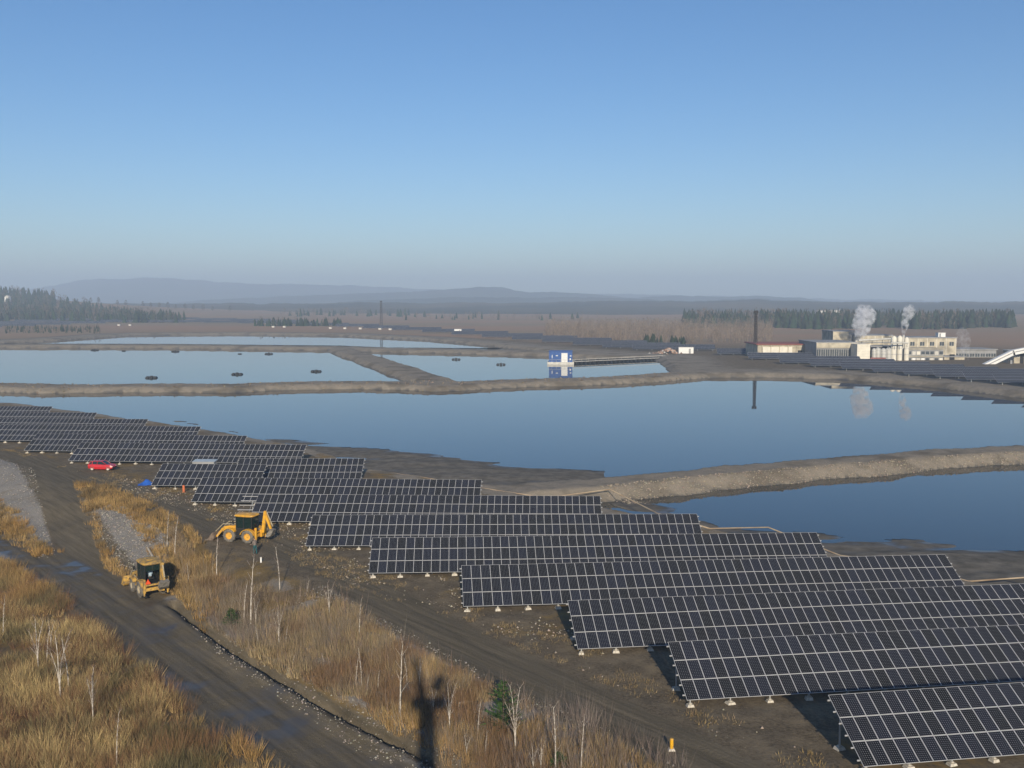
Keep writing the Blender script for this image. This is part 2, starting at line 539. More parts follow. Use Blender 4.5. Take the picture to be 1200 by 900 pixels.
def build_ground():
    fine = np.radians(np.arange(-32, 32.001, .095))
    side = np.radians(np.arange(33, 62, 1.0)); back = np.radians(np.arange(64, 296, 4.0))
    ang = np.concatenate([-side[::-1], fine, side, back])
    r = [1.5, 6, 14, 24, 34, 40]
    v = 42.0
    while v < 60: r.append(v); v += .45
    while v < 150: r.append(v); v += .30 + (v - 60) * .004
    while v < 430: r.append(v); v *= 1.0062
    while v < 900: r.append(v); v *= 1.011
    while v < 8300: r.append(v); v *= 1.04
    r = np.array(r)
    A, RR = np.meshgrid(ang, r)
    X = (np.sin(A) * RR).ravel(); Y = (np.cos(A) * RR).ravel()
    Z = H(X, Y)
    na, nr = len(ang), len(r)
    i = np.arange(nr - 1)[:, None] * na; j = np.arange(na)[None, :]; j2 = (j + 1) % na
    F = np.stack([(i + j).ravel(), (i + j2).ravel(), (i + na + j2).ravel(), (i + na + j).ravel()], 1)[:, ::-1]
    me = tri_mesh('ground', np.stack([X, Y, Z], 1), F, MAT['ground'], smooth=True)
    n = len(X)
    z1 = np.zeros((n, 4), np.float32); z2 = np.zeros((n, 4), np.float32); mudz = np.zeros(n, np.float32)
    z1[:, 3] = 1; z2[:, 3] = 1
    dist = np.hypot(X, Y)
    rc = seg_d(road_c, X, Y, False); rt = seg_d(terr_tr, X, Y, False); rr = seg_d(ramp_c, X, Y, False)
    dtr = seg_d(trench, X, Y, False)
    de = sd(lowland, X, Y)
    # wheel-worn earth
    z1[:, 0] = np.maximum.reduce([band(rc, 3.6, 1.0), band(rt, 2.6, 1.2), band(rr, 2.7, .9), band(dtr, .55, .3) * .9])
    # gravel
    gA = W([(-60, 535), (0, 543), (40, 556), (50, 590), (66, 640), (45, 640), (25, 610), (0, 595), (-60, 575)], -.8)
    gB = W([(104, 598), (130, 590), (165, 612), (205, 640), (190, 662), (160, 665), (140, 655), (118, 625)], -.8)
    gr = np.maximum(sstep(-.6, .8, sd(gA, X, Y)), sstep(-.6, .8, sd(gB, X, Y)))
    gr = np.maximum(gr, band(np.abs(dtr - 1.9), 1.1, .7) * .85 * (rc < 5.6) * sstep(3.0, 4.0, rc + .6))
    gr = np.maximum(gr, sstep(2.2, .8, np.abs(de - 1.2)) * sstep(-22, -6, X) * sstep(100, 90, Y) * .78)
    gr = np.maximum(gr, sstep(1, 3, de) * sstep(4, 6, rc) * sstep(-30, -18, X) * .62 * sstep(.38, .55, fbm(X + 5, Y, 5)))
    z1[:, 1] = gr
    # dry grass
    G1 = W([(-300, 560), (-150, 590), (0, 652), (60, 690), (120, 742), (180, 790), (240, 838), (330, 903), (400, 960), (560, 1150), (-600, 1150), (-600, 700)], LOW)
    g = sstep(-1.2, .6, sd(G1, X, Y)) * .5
    G2 = W([(0, 590), (25, 606), (48, 636), (70, 646), (40, 652), (0, 625)], LOW)
    G3 = W([(90, 575), (120, 578), (190, 608), (230, 636), (265, 688), (240, 720), (190, 670), (150, 610), (112, 600), (118, 625), (150, 668), (128, 655), (100, 605)], -1)
    g = np.maximum(g, sstep(-.8, .6, sd(G2, X, Y)) * .9); g = np.maximum(g, sstep(-.8, .6, sd(G3, X, Y)) * .8)
    scrub = sstep(0, 2.5, de) * sstep(3, 5, rc)
    g = np.maximum(g, scrub * (.22 + .42 * sstep(.4, .62, fbm(X, Y, 7))))
    # ochre strip in front of each panel row
    db = sd(basin, X, Y)
    terr = (de < 0) & (dist < 260) & (db < 0)
    g = np.maximum(g, np.where(terr, .12 + .34 * sstep(.52, .66, fbm(X, Y, 5)), 0) * sstep(2.5, 4, rt))
    z1[:, 2] = g
    db = sd(basin, X, Y)
    z2[:, 0] = sstep(430, 760, dist) * sstep(-8, -40, db)
    wetn = band(rc, 3.4, .8) * sstep(140, 110, Y)
    wetn = np.maximum(wetn * (.75 + .5 * sstep(70, 95, Y)), .0)
    z2[:, 1] = np.clip(wetn, 0, 1)
    st = np.where(db > -3, 1.0, 0.0) * .95
    z2[:, 2] = np.maximum(st, sstep(260, 330, dist) * sstep(-40, -6, db) * .8)
    m = np.zeros(n)
    for P in (mud_a, mud_b):
        m = np.maximum(m, sstep(-1.0, 1.5, sd(P, X, Y)))
    m = np.maximum(m, ((Z < ZW + .15) & (db > 0)) * .9)
    m = m * (Z < -.75)
    mudz[:] = m
    z2[:, 1] = np.maximum(z2[:, 1], m * sstep(ZW + .16, ZW + .02, Z) * (Z > ZW - .2))
    for nm, arr in (('zone1', z1), ('zone2', z2)):
        a = me.attributes.new(nm, 'FLOAT_COLOR', 'POINT'); a.data.foreach_set('color', arr.ravel())
    a = me.attributes.new('mudz', 'FLOAT', 'POINT'); a.data.foreach_set('value', mudz)
    o = link('ground', me)
    kind(o, 'structure', 'brown earth, gravel tracks and fields stretching to the horizon')
build_ground()

def pond(pts, label):
    P = W(pts, ZW)
    b_ = MB(); b_.add([(x, y, ZW) for x, y in P], [list(range(len(P)))])
    me = bpy.data.meshes.new('pond_water'); me.from_pydata(b_.v, [], b_.f); me.materials.append(MAT['water'])
    if me.polygons[0].normal.z < 0: me.flip_normals()
    kind(link('pond_water', me), 'structure', label)
D_AC = [(-700, 455), (0, 450), (170, 451), (280, 451), (400, 447.5), (520, 450), (600, 446), (700, 443), (810, 436)]
D_AB = [(500, 574), (700, 566), (900, 547), (1100, 531), (1200, 525.5), (1400, 515), (1800, 500)]
pond(D_AC + [(900, 432), (1000, 435), (1100, 443), (1200, 453), (1400, 470), (1800, 500)] + D_AB[::-1] + [(432, 553), (300, 520), (100, 490), (-200, 470)], 'large calm blue pond stretching behind the near solar rows')
pond(D_AB + [(1900, 770), (1400, 750), (1135, 690), (832, 630), (600, 580)], 'near right corner of dark blue pond below the stony dike')
pond(D_AC[:6] + [(490, 438), (440, 421), (400, 407), (200, 404), (0, 403.5), (-600, 408)], 'pale far pond dotted with dark floats on the left')
pond([(520, 450), (600, 446), (700, 443), (810, 436), (792, 425), (778, 416), (740, 414), (560, 409), (450, 407), (400, 407), (440, 421), (490, 438)], 'pale far pond with the blue floating pump house')
pond([(-600, 406), (0, 402.5), (200, 403), (400, 405), (450, 407), (560, 408), (640, 407), (560, 399), (500, 394), (400, 390), (280, 388), (150, 389), (60, 395), (-500, 402)], 'narrow farthest strip of pond before the fields')

# ---- hills: real ridges some kilometres away
def hill(name, dist, depth, prof, label, col, seed, sink=14):
    pxs = np.array([p[0] for p in prof], float); pys = np.array([p[1] for p in prof], float)
    px = np.linspace(-900, 2100, 620)
    top = (352 - np.interp(px, pxs, pys)) / FPX * dist + EYE
    rough = (fbm(px * 1.0, px * 0 + seed * 9, 26) - .5) * dist * .0035 + (vnoise(px, px * 0 + seed, 3.0) - .5) * dist * .0009
    top = np.maximum(top + rough, 0)
    t = np.linspace(-1, 1, 23)
    az = np.arctan((px - 600) / FPX)
    V = []
    for k in t:
        rr_ = (dist + k * depth) / np.cos(az)
        prof_k = np.exp(-(k * 1.55) ** 2) if k < 0 else np.exp(-(k * 1.2) ** 2)
        nz = 1 + (fbm(px + k * 130, px * 0 + k * 90 + seed, 30) - .5) * .35 * (1 - prof_k)
        V.append(np.stack([np.sin(az) * rr_, np.cos(az) * rr_, top * prof_k * nz - sink], 1))
    V = np.concatenate(V); n = len(px)
    i = np.arange(len(t) - 1)[:, None] * n; j = np.arange(n - 1)[None]
    F = np.stack([(i + j).ravel(), (i + j + 1).ravel(), (i + n + j + 1).ravel(), (i + n + j).ravel()], 1)
    m = simple(name + '_cover', col, .95, 0, .35, .0035, spec=.05, dirt=[c * 2.6 for c in (col[0] * 1.5, col[1] * 1.1, col[2])])
    kind(link(name, tri_mesh(name, V, F, m, smooth=True)), 'structure', label)
hill('hill', 6600, 1300, [(-900, 338), (-100, 340), (30, 338), (60, 333), (95, 326), (160, 324), (200, 324.5), (250, 328), (300, 330), (350, 329.5), (420, 333), (500, 337), (600, 340), (760, 343), (900, 346), (1050, 350), (1200, 351), (2100, 348)],
     'long flat-topped blue ridge farthest away', (.026, .034, .030), 1)
hill('hill', 4700, 900, [(-900, 352), (200, 352), (330, 343), (430, 341), (480, 339), (540, 335), (560, 332.5), (590, 332.5), (605, 337), (680, 341), (740, 346), (760, 345), (800, 343), (850, 345), (900, 343.5), (940, 345), (960, 349), (1040, 351), (1200, 351), (2100, 345)],
     'wooded rounded ridge in the middle of the skyline', (.018, .024, .019), 2)
hill('hill', 3700, 650, [(-900, 350), (0, 354), (380, 351), (440, 348), (520, 344), (600, 343), (680, 345), (740, 346), (790, 348.5), (840, 347), (900, 346), (940, 347), (985, 350.5), (1060, 352), (1130, 350), (1200, 351), (2100, 346)],
     'low dark wooded rise just below the skyline', (.018, .024, .019), 3)
hill('hill', 2650, 1050, [(-900, 350), (0, 354), (250, 354.5), (420, 354), (560, 353), (650, 353), (720, 351.5), (800, 352), (870, 350.5), (950, 351), (1030, 354), (1130, 352), (1200, 353), (2100, 346)],
     'nearest gentle slope of pale fields and dark woods behind the plain', (.036, .040, .030), 4, 3)

# ================================================================== SOLAR ROWS
TILT = R(28.5)
MODP, MODV = MODW + .017, MODH + .03
def module_mesh():
    b_ = MB(); w, h, t, fr = MODW, MODH, .04, .021
    o = [(0, 0), (w, 0), (w, h), (0, h)]; i_ = [(fr, fr), (w - fr, fr), (w - fr, h - fr), (fr, h - fr)]
    P = [(x, y, 0) for x, y in o] + [(x, y, t) for x, y in o] + [(x, y, t) for x, y in i_] + [(x, y, t - .006) for x, y in i_]
    F = [(0, 3, 2, 1)]
    for k in range(4):
        q = (k + 1) % 4
        F += [(k, q, 4 + q, 4 + k), (4 + k, 4 + q, 8 + q, 8 + k), (8 + k, 8 + q, 12 + q, 12 + k)]
    b_.add(P, F, 0); b_.add([P[12], P[13], P[14], P[15]], [(0, 1, 2, 3)], 1)
    return b_.mesh('solar_module', [MAT['alu'], MAT['cells']])
MODULE = module_mesh()
POST_F = MB().box((0, 0, .16), (.07, .07, .95)).mesh('post', MAT['steel'])
POST_B = MB().box((0, 0, .9), (.08, .08, 2.6)).mesh('post', MAT['steel'])
FOOT = MB().box((0, 0, -.08), (.62, .55, .42), taper=(.62, .62)).box((.0, 0, .16), (.16, .16, .12)).mesh('footing', MAT['concrete'])

def solar_row(px_bl, heading, ncol, label, rails_left=.16, skip=()):
    x0, y0 = at(*px_bl, .52)
    rz = R(heading)
    zg = 0.0
    e = empty('solar_row', (x0, y0, zg), rz, label, 'solar panels', 'solar rows on the near terrace')
    ca, sa = math.cos(TILT), math.sin(TILT)
    for c in range(ncol):
        for r in range(3):
            if (c, r) in skip: continue
            s = r * MODV
            link('solar_module', MODULE, e, (c * MODP, s * ca, .52 + s * sa),
                 (TILT + R(random.uniform(-.25, .25)), R(random.uniform(-.15, .15)), 0))
    Lr = ncol * MODP
    for r in range(3):
        for q in (.28, .78):
            s = (r + q) * MODV
            rail = MB().box(((Lr - rails_left + .15) / 2, s * ca + .045 * sa, .52 + s * sa - .045 * ca), (Lr + rails_left + .15, .055, .07), rot=(TILT, 0, 0))
            rail.build('rail', MAT['alu'], e)
    n = max(2, round(Lr / 2.46))
    xk = .35 + (Lr - .7) * np.arange(n) / (n - 1)
    gz = {yy: H(x0 + xk * math.cos(rz) - yy * math.sin(rz), y0 + xk * math.sin(rz) + yy * math.cos(rz)) for yy in (.42, 3.35)}
    for k in range(n):
        x = xk[k]
        for yy, me in ((.42, POST_F), (3.35, POST_B)):
            g = float(gz[yy][k])
            link('post', me, e, (x, yy, 0 if yy > 1 else .02))
            if yy < 1 or k < 3:
                f = link('footing', FOOT, e, (x, yy, max(-.3, g + .02)), (0, 0, random.uniform(-.2, .2)))
                s_ = random.uniform(.8, 1.2); f.scale = (s_, s_, random.uniform(.8, 1.3))
        if k < 4 or k > n - 3:
            MB().tube((x, .42, .5), (x, 3.35, 2.1), .03, n=4).build('brace', MAT['steel'], e)
    return e

ROWS = [  # left bottom corner (pixel), heading, columns, label
    ((1012, 899), 9.0, 32, 'solar row nearest the camera, cut off by the lower right corner'),
    ((805, 821), 8.0, 46, 'second nearest solar row, its left end right of the dark shadow wedge'),
    ((677, 761), 7.0, 54, 'third nearest solar row, reaching the right edge of the picture'),
    ((543, 711), 5.0, 53, 'fourth solar row from the front, right end above the rusty pipe'),
    ((432, 672), 3.0, 53, 'fifth solar row from the front, ending beside the dark pond mud'),
    ((358, 640), .8, 50, 'sixth solar row from the front, just right of the clean yellow backhoe'),
    ((283, 611), -1.6, 50, 'solar row with bare rail ends standing behind the clean yellow backhoe'),
    ((224, 588), -2.6, 44, 'long solar row directly behind the row with bare rail ends'),
    ((177, 569), -2.6, 18, 'short solar row beside the blue tarp with an orange post'),
    ((272, 562), .5, 22, 'short solar row set back right of the one by the blue tarp'),
    ((80, 540), -4.0, 45, 'solar row standing right behind the red car'),
    ((28, 528), -4.4, 45, 'solar row one behind the red car row, left end above the track fork'),
    ((-14, 516), -4.2, 46, 'fifth solar row from the far end, left end cut by the picture edge'),
    ((-62, 506.5), -4.0, 46, 'fourth solar row from the far end of the terrace'),
    ((-105, 498), -3.8, 45, 'third solar row from the far end of the terrace'),
    ((-150, 490), -3.6, 46, 'second solar row from the far end of the terrace'),
    ((-190, 483), -3.4, 43, 'farthest solar row of the terrace at the left edge'),
]
for i, (bl, hd, nc, lb) in enumerate(ROWS):
    sk = {(0, 0), (0, 1), (0, 2)} if i == 6 else ()
    solar_row(bl, hd, nc, lb, 1.0 if i == 6 else .16, sk)

# ---- far rows beyond the ponds (too far to see single modules: one field each)
def far_row_parts(ncol, key):
    b_ = MB(); ca, sa = math.cos(TILT), math.sin(TILT); L_ = 3 * MODV
    for c in range(ncol):
        x = c * MODP
        P = [(x, 0, .8), (x + MODP - .001, 0, .8), (x + MODP - .001, L_ * ca, .8 + L_ * sa), (x, L_ * ca, .8 + L_ * sa)]
        b_.add(P, [(0, 1, 2, 3)], 0)
        b_.add([(p[0], p[1] + .02, p[2] - .05) for p in P], [(3, 2, 1, 0)], 1)
    me = bpy.data.meshes.new('module_field'); me.from_pydata(b_.v, [], b_.f)
    me.materials.append(FARCELL); me.materials.append(MAT['alu']); me.polygons.foreach_set('material_index', b_.m)
    p_ = MB().box((0, 0, .9), (.12, .12, 1.9)).box((0, -2.6, .1), (.12, .12, 1.2)).mesh('post', MAT['steel'])
    return me, p_
def far_cell():
    m, nt, b = new_mat('far_solar_modules'); N = nt.nodes.new; L = nt.links.new
    tc = N('ShaderNodeTexCoord'); sp_ = N('ShaderNodeSeparateXYZ'); L(tc.outputs['Object'], sp_.inputs[0])
    def M(op, a, c=0):
        x = N('ShaderNodeMath'); x.operation = op
        for k, v in ((0, a), (1, c)):
            if isinstance(v, (int, float)): x.inputs[k].default_value = v
            else: L(v, x.inputs[k])
        return x.outputs[0]
    fx = M('LESS_THAN', M('FRACT', M('DIVIDE', sp_.outputs[0], MODP)), .06)
    fy = M('LESS_THAN', M('FRACT', M('ADD', M('DIVIDE', sp_.outputs[1], MODV * math.cos(TILT)), .03)), .04)
    mx = N('ShaderNodeMix'); mx.data_type = 'RGBA'; L(M('MAXIMUM', fx, fy), mx.inputs[0])
    mx.inputs[6].default_value = (.014, .018, .030, 1); mx.inputs[7].default_value = (.55, .56, .58, 1)
    L(mx.outputs[2], b.inputs['Base Color']); b.inputs['Roughness'].default_value = .28
    return m
FARCELL = far_cell()
FR_ME, FR_PO = far_row_parts(60, 'a')
def far_row(x, y, heading, label, frac=1.0):
    z = float(H(np.array([x]), np.array([y]))[0])
    e = empty('far_solar_row', (x, y, max(z, -.2)), R(heading), label, 'solar panels', 'solar rows beyond the ponds')
    o = link('module_field', FR_ME, e, (-24.5 * frac, 0, 0), (0, 0, 0), (frac, 1, 1)); o['kind'] = 'stuff'
    for k in range(6):
        link('post', FR_PO, e, (-22 * frac + k * 9 * frac, 3.2, 0))
ORD = ['first', 'second', 'third', 'fourth', 'fifth', 'sixth', 'seventh', 'eighth', 'ninth', 'tenth', 'eleventh', 'twelfth', 'thirteenth', 'fourteenth', 'fifteenth', 'sixteenth', 'seventeenth', 'eighteenth', 'nineteenth', 'twentieth']
for k in range(11):                                   # staggered along the right bank, below the factory
    px = 842 + 37 * k
    py = np.interp(px, [830, 900, 1000, 1100, 1200, 1300], [415, 426, 436.3, 445, 455, 464])
    x, y = at(px, py)
    far_row(x + 16.5, y + 3.0, -3, f'{ORD[k]} far solar row from the lattice mast along the right bank', .66)
mid = [(790, 411), (752, 408.5), (715, 405.5), (676, 402), (638, 399), (600, 396), (562, 393), (525, 390), (488, 387.6), (452, 385.5), (418, 383.5), (384, 382)]
for k, (px, py) in enumerate(mid):
    x, y = at(px, py)
    far_row(x, y, -4, f'{ORD[k]} far solar row left of the white container beside the jetty', .85)
lft = [(345, 380.5), (305, 379.5), (265, 379), (222, 378.5), (180, 378.5), (138, 378.5), (96, 380), (54, 381.5), (12, 383), (-30, 384.5)]
for k, (px, py) in enumerate(lft):
    x, y = at(px, py)
    far_row(x, y, 2, f'{ORD[len(lft)-1-k]} far solar row from the left picture edge before the wood', 1.0)
    x, y = at(px - 12, py - 2.6)
    far_row(x, y, 2, f'{ORD[len(lft)-1-k]} row from the left edge in the rear far solar band before the wood', 1.0)

# ================================================================== VEHICLES
MAT['rear_bucket'] = simple('worn_bucket_steel', (.22, .20, .17), .7, .2, .3, 5)
MAT['steel_mud'] = simple('muddy_bucket_steel', (.16, .12, .09), .9, 0, .3, 4)
MAT['rim_y'] = simple('yellow_rim', (.62, .34, .05), .6, 0, .2, 5)
MAT['rim_w'] = simple('muddy_pale_rim', (.34, .29, .20), .8, 0, .25, 5)
def wheel(parent, x, y, r, w, rim_mat, hub=.55):
    tb = MB()
    tb.lathe([(r * hub, -w / 2), (r * .80, -w / 2 - .01), (r * .95, -w * .44), (r, -w * .30), (r, w * .30), (r * .95, w * .44), (r * .80, w / 2 + .01), (r * hub, w / 2), (r * hub, -w / 2)], 20)
    if r > .5:
        for k in range(18):                           # tread lugs
            t = 2 * math.pi * k / 18
            tb.box((math.cos(t) * r, (-1) ** k * w * .2, math.sin(t) * r), (.07, w * .5, .09), rot=(0, -t, 0))
    o = tb.build('wheel', MAT['rubber'], parent, (x, y, r))
    rb = MB()
    s = 1 if y > 0 else -1
    rb.lathe([(0, s * w * .22), (r * hub * .45, s * w * .22), (r * hub * .5, s * w * .10), (r * hub * .85, s * w * .12), (r * hub, s * w * .44)], 16)
    rb.lathe([(0, s * w * .34), (r * hub * .28, s * w * .32), (r * hub * .30, s * w * .2)], 10)
    rb.build('rim', rim_mat, o)
    return o

def backhoe(px, py, heading, label, paint, rim, r_front, side_shift, boom_pts, dirty):
    x, y, z = gat(px, py)
    e = empty('backhoe_loader', (x, y, z + .01), R(heading), label, 'backhoe loader', 'yellow backhoe loaders')
    P = MAT[paint]; K = MAT['black']
    # rear axle at x = -1.05, front axle x = 1.10
    rr_ = .70
    for s in (-1, 1):
        wheel(e, -1.05, s * .92, rr_, .46, MAT[rim])
        wheel(e, 1.10, s * .92, r_front, .42 if r_front > .6 else .34, MAT[rim])
    MB().box((.1, 0, .78), (3.7, .62, .34)).box((1.1, 0, .68), (.22, 1.6, .2)).box((-1.05, 0, .70), (.28, 1.6, .24)).box((.15, .58, .72), (.85, .42, .48)).box((.15, -.58, .72), (.85, .42, .48)).build('chassis', K, e)
    hood = MB().prism([(.25, .95), (2.05, .95), (2.10, 1.35), (2.0, 1.52), (.25, 1.78)], -.46, .46)
    h = hood.build('hood', P, e)
    MB().box((2.105, 0, 1.18), (.03, .72, .36)).build('grille', K, h)
    MB().tube((1.35, .30, 1.55), (1.35, .30, 2.05), .045, n=8).build('exhaust', K, h)
    # cab
    cz0, cz1 = 1.05, 2.78
    cb = MB()
    for sx in (-1.38, -.45, .42):
        for s in (-1, 1):
            cb.box((sx, s * .70, (cz0 + cz1) / 2 + .1), (.09, .09, cz1 - cz0 - .2))
    cb.box((-.48, 0, cz0 + .0), (1.85, 1.46, .22)).box((-.48, .70, cz0 + .28), (1.8, .05, .36)).box((-.48, -.70, cz0 + .28), (1.8, .05, .36))
    cb.box((-.48, 0, cz1 - .05), (1.9, 1.46, .12))
    cab = cb.build('cab', K, e)
    rf = MB()
    nr_ = 24; lay = [(-.06, .93), (.02, 1.0), (.09, .98), (.16, .86), (.20, .55)]; P_ = []
    for dz_, f_ in lay:
        for k in range(nr_):
            t = 2 * math.pi * k / nr_; ex = .42
            P_.append((-.47 + 1.18 * f_ * math.copysign(abs(math.cos(t)) ** ex, math.cos(t)), .88 * f_ * math.copysign(abs(math.sin(t)) ** ex, math.sin(t)), cz1 + dz_))
    F_ = [(a * nr_ + k, a * nr_ + (k + 1) % nr_, (a + 1) * nr_ + (k + 1) % nr_, (a + 1) * nr_ + k) for a in range(len(lay) - 1) for k in range(nr_)]
    F_ += [tuple(range(nr_ - 1, -1, -1)), tuple(range((len(lay) - 1) * nr_, len(lay) * nr_))]
    roof = rf.add(P_, F_).build('roof', P, cab)
    MB().box((-.47, 0, cz1 + .215), (.7, .5, .03)).build('hatch', MAT['yellow_dirty'], roof)
    for s in (-1, 1):
        MB().box((-.92, s * .69, 2.05), (.84, .02, 1.25)).build('window', MAT['glass'], cab)
        MB().box((-.01, s * .69, 2.05), (.78, .02, 1.25)).build('window', MAT['glass'], cab)
        MB().box((.66, s * .95, 2.15), (.06, .22, .32)).tube((.5, s * .72, 2.3), (.66, s * .95, 2.3), .02, n=4).build('mirror', K, cab)
    MB().box((.43, 0, 2.1), (.02, 1.32, 1.2)).build('windscreen', MAT['glass'], cab)
    rw = MB().box((-1.385, 0, 2.42), (.02, 1.32, .5)) if dirty else MB().box((-1.385, 0, 2.1), (.02, 1.32, 1.15))
    rw.build('rear_window', MAT['glass'], cab)
    MB().box((-.55, 0, 1.38), (.5, .52, .14)).box((-.32, 0, 1.75), (.12, .5, .66), rot=(0, .12, 0)).build('seat', K, cab)
    # fenders
    for s in (-1, 1):
        f = MB()
        pr = []
        for k in range(9):
            t = R(15 + k * 150 / 8); pr.append((-1.05 + .86 * math.cos(t), .70 + .80 * math.sin(t)))
        pr2 = [(-1.05 + (a + 1.05) * .93, .70 + (b_ - .70) * .93) for a, b_ in pr][::-1]
        y0, y1 = sorted((s * .70, s * 1.18))
        f.prism(pr + pr2, y0, y1)
        f.build('fender', P, e)
        fr_ = MB(); pr = []
        for k in range(7):
            t = R(35 + k * 110 / 6); pr.append((1.10 + (r_front + .13) * math.cos(t), r_front + (r_front + .11) * math.sin(t)))
        pr2 = [(1.10 + (a - 1.10) * .93, r_front + (b_ - r_front) * .93) for a, b_ in pr][::-1]
        y0, y1 = sorted((s * .74, s * 1.14))
        fr_.prism(pr + pr2, y0, y1).build('fender', P, e)
        MB().box((.15, s * .92, .55), (.5, .12, .06)).box((.15, s * .90, .85), (.5, .10, .05)).build('step', K, e)
        # loader arm
        la = MB()
        pts = [(.15, 1.62), (1.15, 1.72), (2.15, 1.38), (2.78, .62), (2.95, .40), (2.72, .38), (2.52, .62), (1.98, 1.18), (1.10, 1.48), (.15, 1.42)]
        la.prism(pts, s * .60 - .07, s * .60 + .07)
        arm = la.build('loader_arm', P, e)
        MB().tube((.75, s * .60, 1.02), (1.9, s * .60, 1.22), .06, n=8).tube((.35, s * .60, 1.9), (2.05, s * .60, 1.82), .05, n=8).tube((2.05, s * .60, 1.82), (2.95, s * .60, .95), .04, n=6).build('ram', MAT['rim_w'], arm)
    # front bucket
    bk = MB()
    prof = [(2.95, .95), (2.83, .60), (2.85, .28), (3.02, .10), (3.75, .06), (3.78, .10), (3.10, .17), (2.95, .34), (2.93, .60), (3.04, .90)]
    bk.prism(prof, -1.14, 1.14)
    sp = [(2.88, .30), (3.02, .09), (3.72, .07), (3.30, .62), (3.02, .93), (2.90, .60)]
    bk.prism(sp, -1.17, -1.135).prism(sp, 1.135, 1.17)
    bucket = bk.build('front_bucket', MAT['yellow_dirty' if dirty else 'steel_mud'], e)
    for k in range(9):
        MB().box((3.83, -1.05 + k * .2625, .075), (.16, .07, .035)).build('tooth', MAT['steel'], bucket)
    # backhoe end
    ss = side_shift
    bf = MB().box((-1.98, 0, .80), (.16, 2.1, .26)).box((-1.98, 0, 1.16), (.12, 2.0, .14)).box((-2.12, ss, .95), (.22, .46, .78))
    bf.build('rear_frame', P, e)
    def seg(name, a, b_, wa, wb, th, mat, par):
        a = Vector((a[0], ss, a[1])); b2 = Vector((b_[0], ss, b_[1])); d = (b2 - a).normalized(); n_ = Vector((-d.z, 0, d.x))
        pr = [a + n_ * wa / 2 - d * .05, a.lerp(b2, .45) + n_ * wa * .72, b2 + n_ * wb / 2 + d * .05, b2 - n_ * wb / 2 + d * .05, a.lerp(b2, .45) - n_ * wa * .45, a - n_ * wa / 2 - d * .05]
        return MB().prism([(p.x, p.z) for p in pr], ss - th / 2, ss + th / 2).build(name, mat, par)
    b0, b1, b2, b3 = boom_pts
    boom = seg('boom', b0, b1, .30, .20, .26, P, e)
    MB().tube((b0[0] - .12, ss, b0[1] + .45), ((b0[0] + b1[0]) / 2 - .28, ss, (b0[1] + b1[1]) / 2 + .45), .065, n=8).build('ram', MAT['rim_w'], boom)
    dip = seg('dipper', b1, b2, .22, .18, .20, P, e)
    MB().tube((b1[0] - .22, ss, b1[1] - .1), (b2[0] - .2, ss, b2[1] + .35), .055, n=8).build('ram', MAT['rim_w'], dip)
    rb = MB()
    q = b3
    prof = [(b2[0] + .05, b2[1] + .10), (b2[0] - .42, b2[1] + .02), (q[0] - .30, q[1] + .05), (q[0] + .05, q[1] - .18), (q[0] + .38, q[1] - .05), (q[0] + .30, q[1] + .06), (q[0] + .02, q[1] - .08), (q[0] - .20, q[1] + .10), (b2[0] - .30, b2[1] - .06), (b2[0] + .05, b2[1] - .04)]
    rb.prism(prof, ss - .34, ss + .34)
    rb.prism([(b2[0] - .42, b2[1]), (q[0] - .30, q[1] + .05), (q[0] + .05, q[1] - .18), (q[0] + .38, q[1] - .03), (b2[0] + .04, b2[1] - .02)], ss + .335, ss + .36)
    rb.prism([(b2[0] - .42, b2[1]), (q[0] - .30, q[1] + .05), (q[0] + .05, q[1] - .18), (q[0] + .38, q[1] - .03), (b2[0] + .04, b2[1] - .02)], ss - .36, ss - .335)
    rb.build('rear_bucket', MAT['rear_bucket'], e)
    for s in (-1, 1):
        st = MB().box((-2.02, s * .98, 1.12), (.20, .18, 1.15)).tube((-2.02, s * .98, .6), (-2.02, s * .98, .30), .07, n=8)
        leg = st.build('stabiliser', P, e)
        MB().box((-2.02, s * .98, .26), (.42, .36, .07)).build('foot_pad', K, leg)
    for s in (-1, 1):
        MB().box((-1.86, s * 1.0, 1.5), (.05, .10, .12)).build('tail_light', MAT['tri'], e)
        MB().box((.62, s * .55, cz1 + .0), (.08, .2, .12)).build('work_light', MAT['dirtywhite'], e)
    if dirty:
        t = MB().add([(-2.095, .68 + .24, 1.28), (-2.095, .68 - .24, 1.28), (-2.095, .68, 1.72), (-2.115, .68 + .24, 1.28), (-2.115, .68 - .24, 1.28), (-2.115, .68, 1.72)],
                     [(0, 1, 2), (3, 5, 4), (0, 3, 4, 1), (1, 4, 5, 2), (2, 5, 3, 0)])
        t.build('warning_triangle', MAT['tri'], e)
    return e
backhoe(285.5, 633.5, 165, 'clean bright yellow backhoe loader parked in front of the solar rows', 'yellow', 'rim_y', .70, -.10,
        ((-2.25, 1.05), (-2.55, 3.25), (-3.22, 1.35), (-3.05, .75)), False)
digger2 = backhoe(174, 694, 128, 'muddy yellow backhoe loader on the lower road, seen from behind', 'yellow_dirty', 'rim_w', .56, -.42,
        ((-2.25, 1.05), (-2.40, 2.95), (-2.78, 1.55), (-2.62, 1.02)), True)

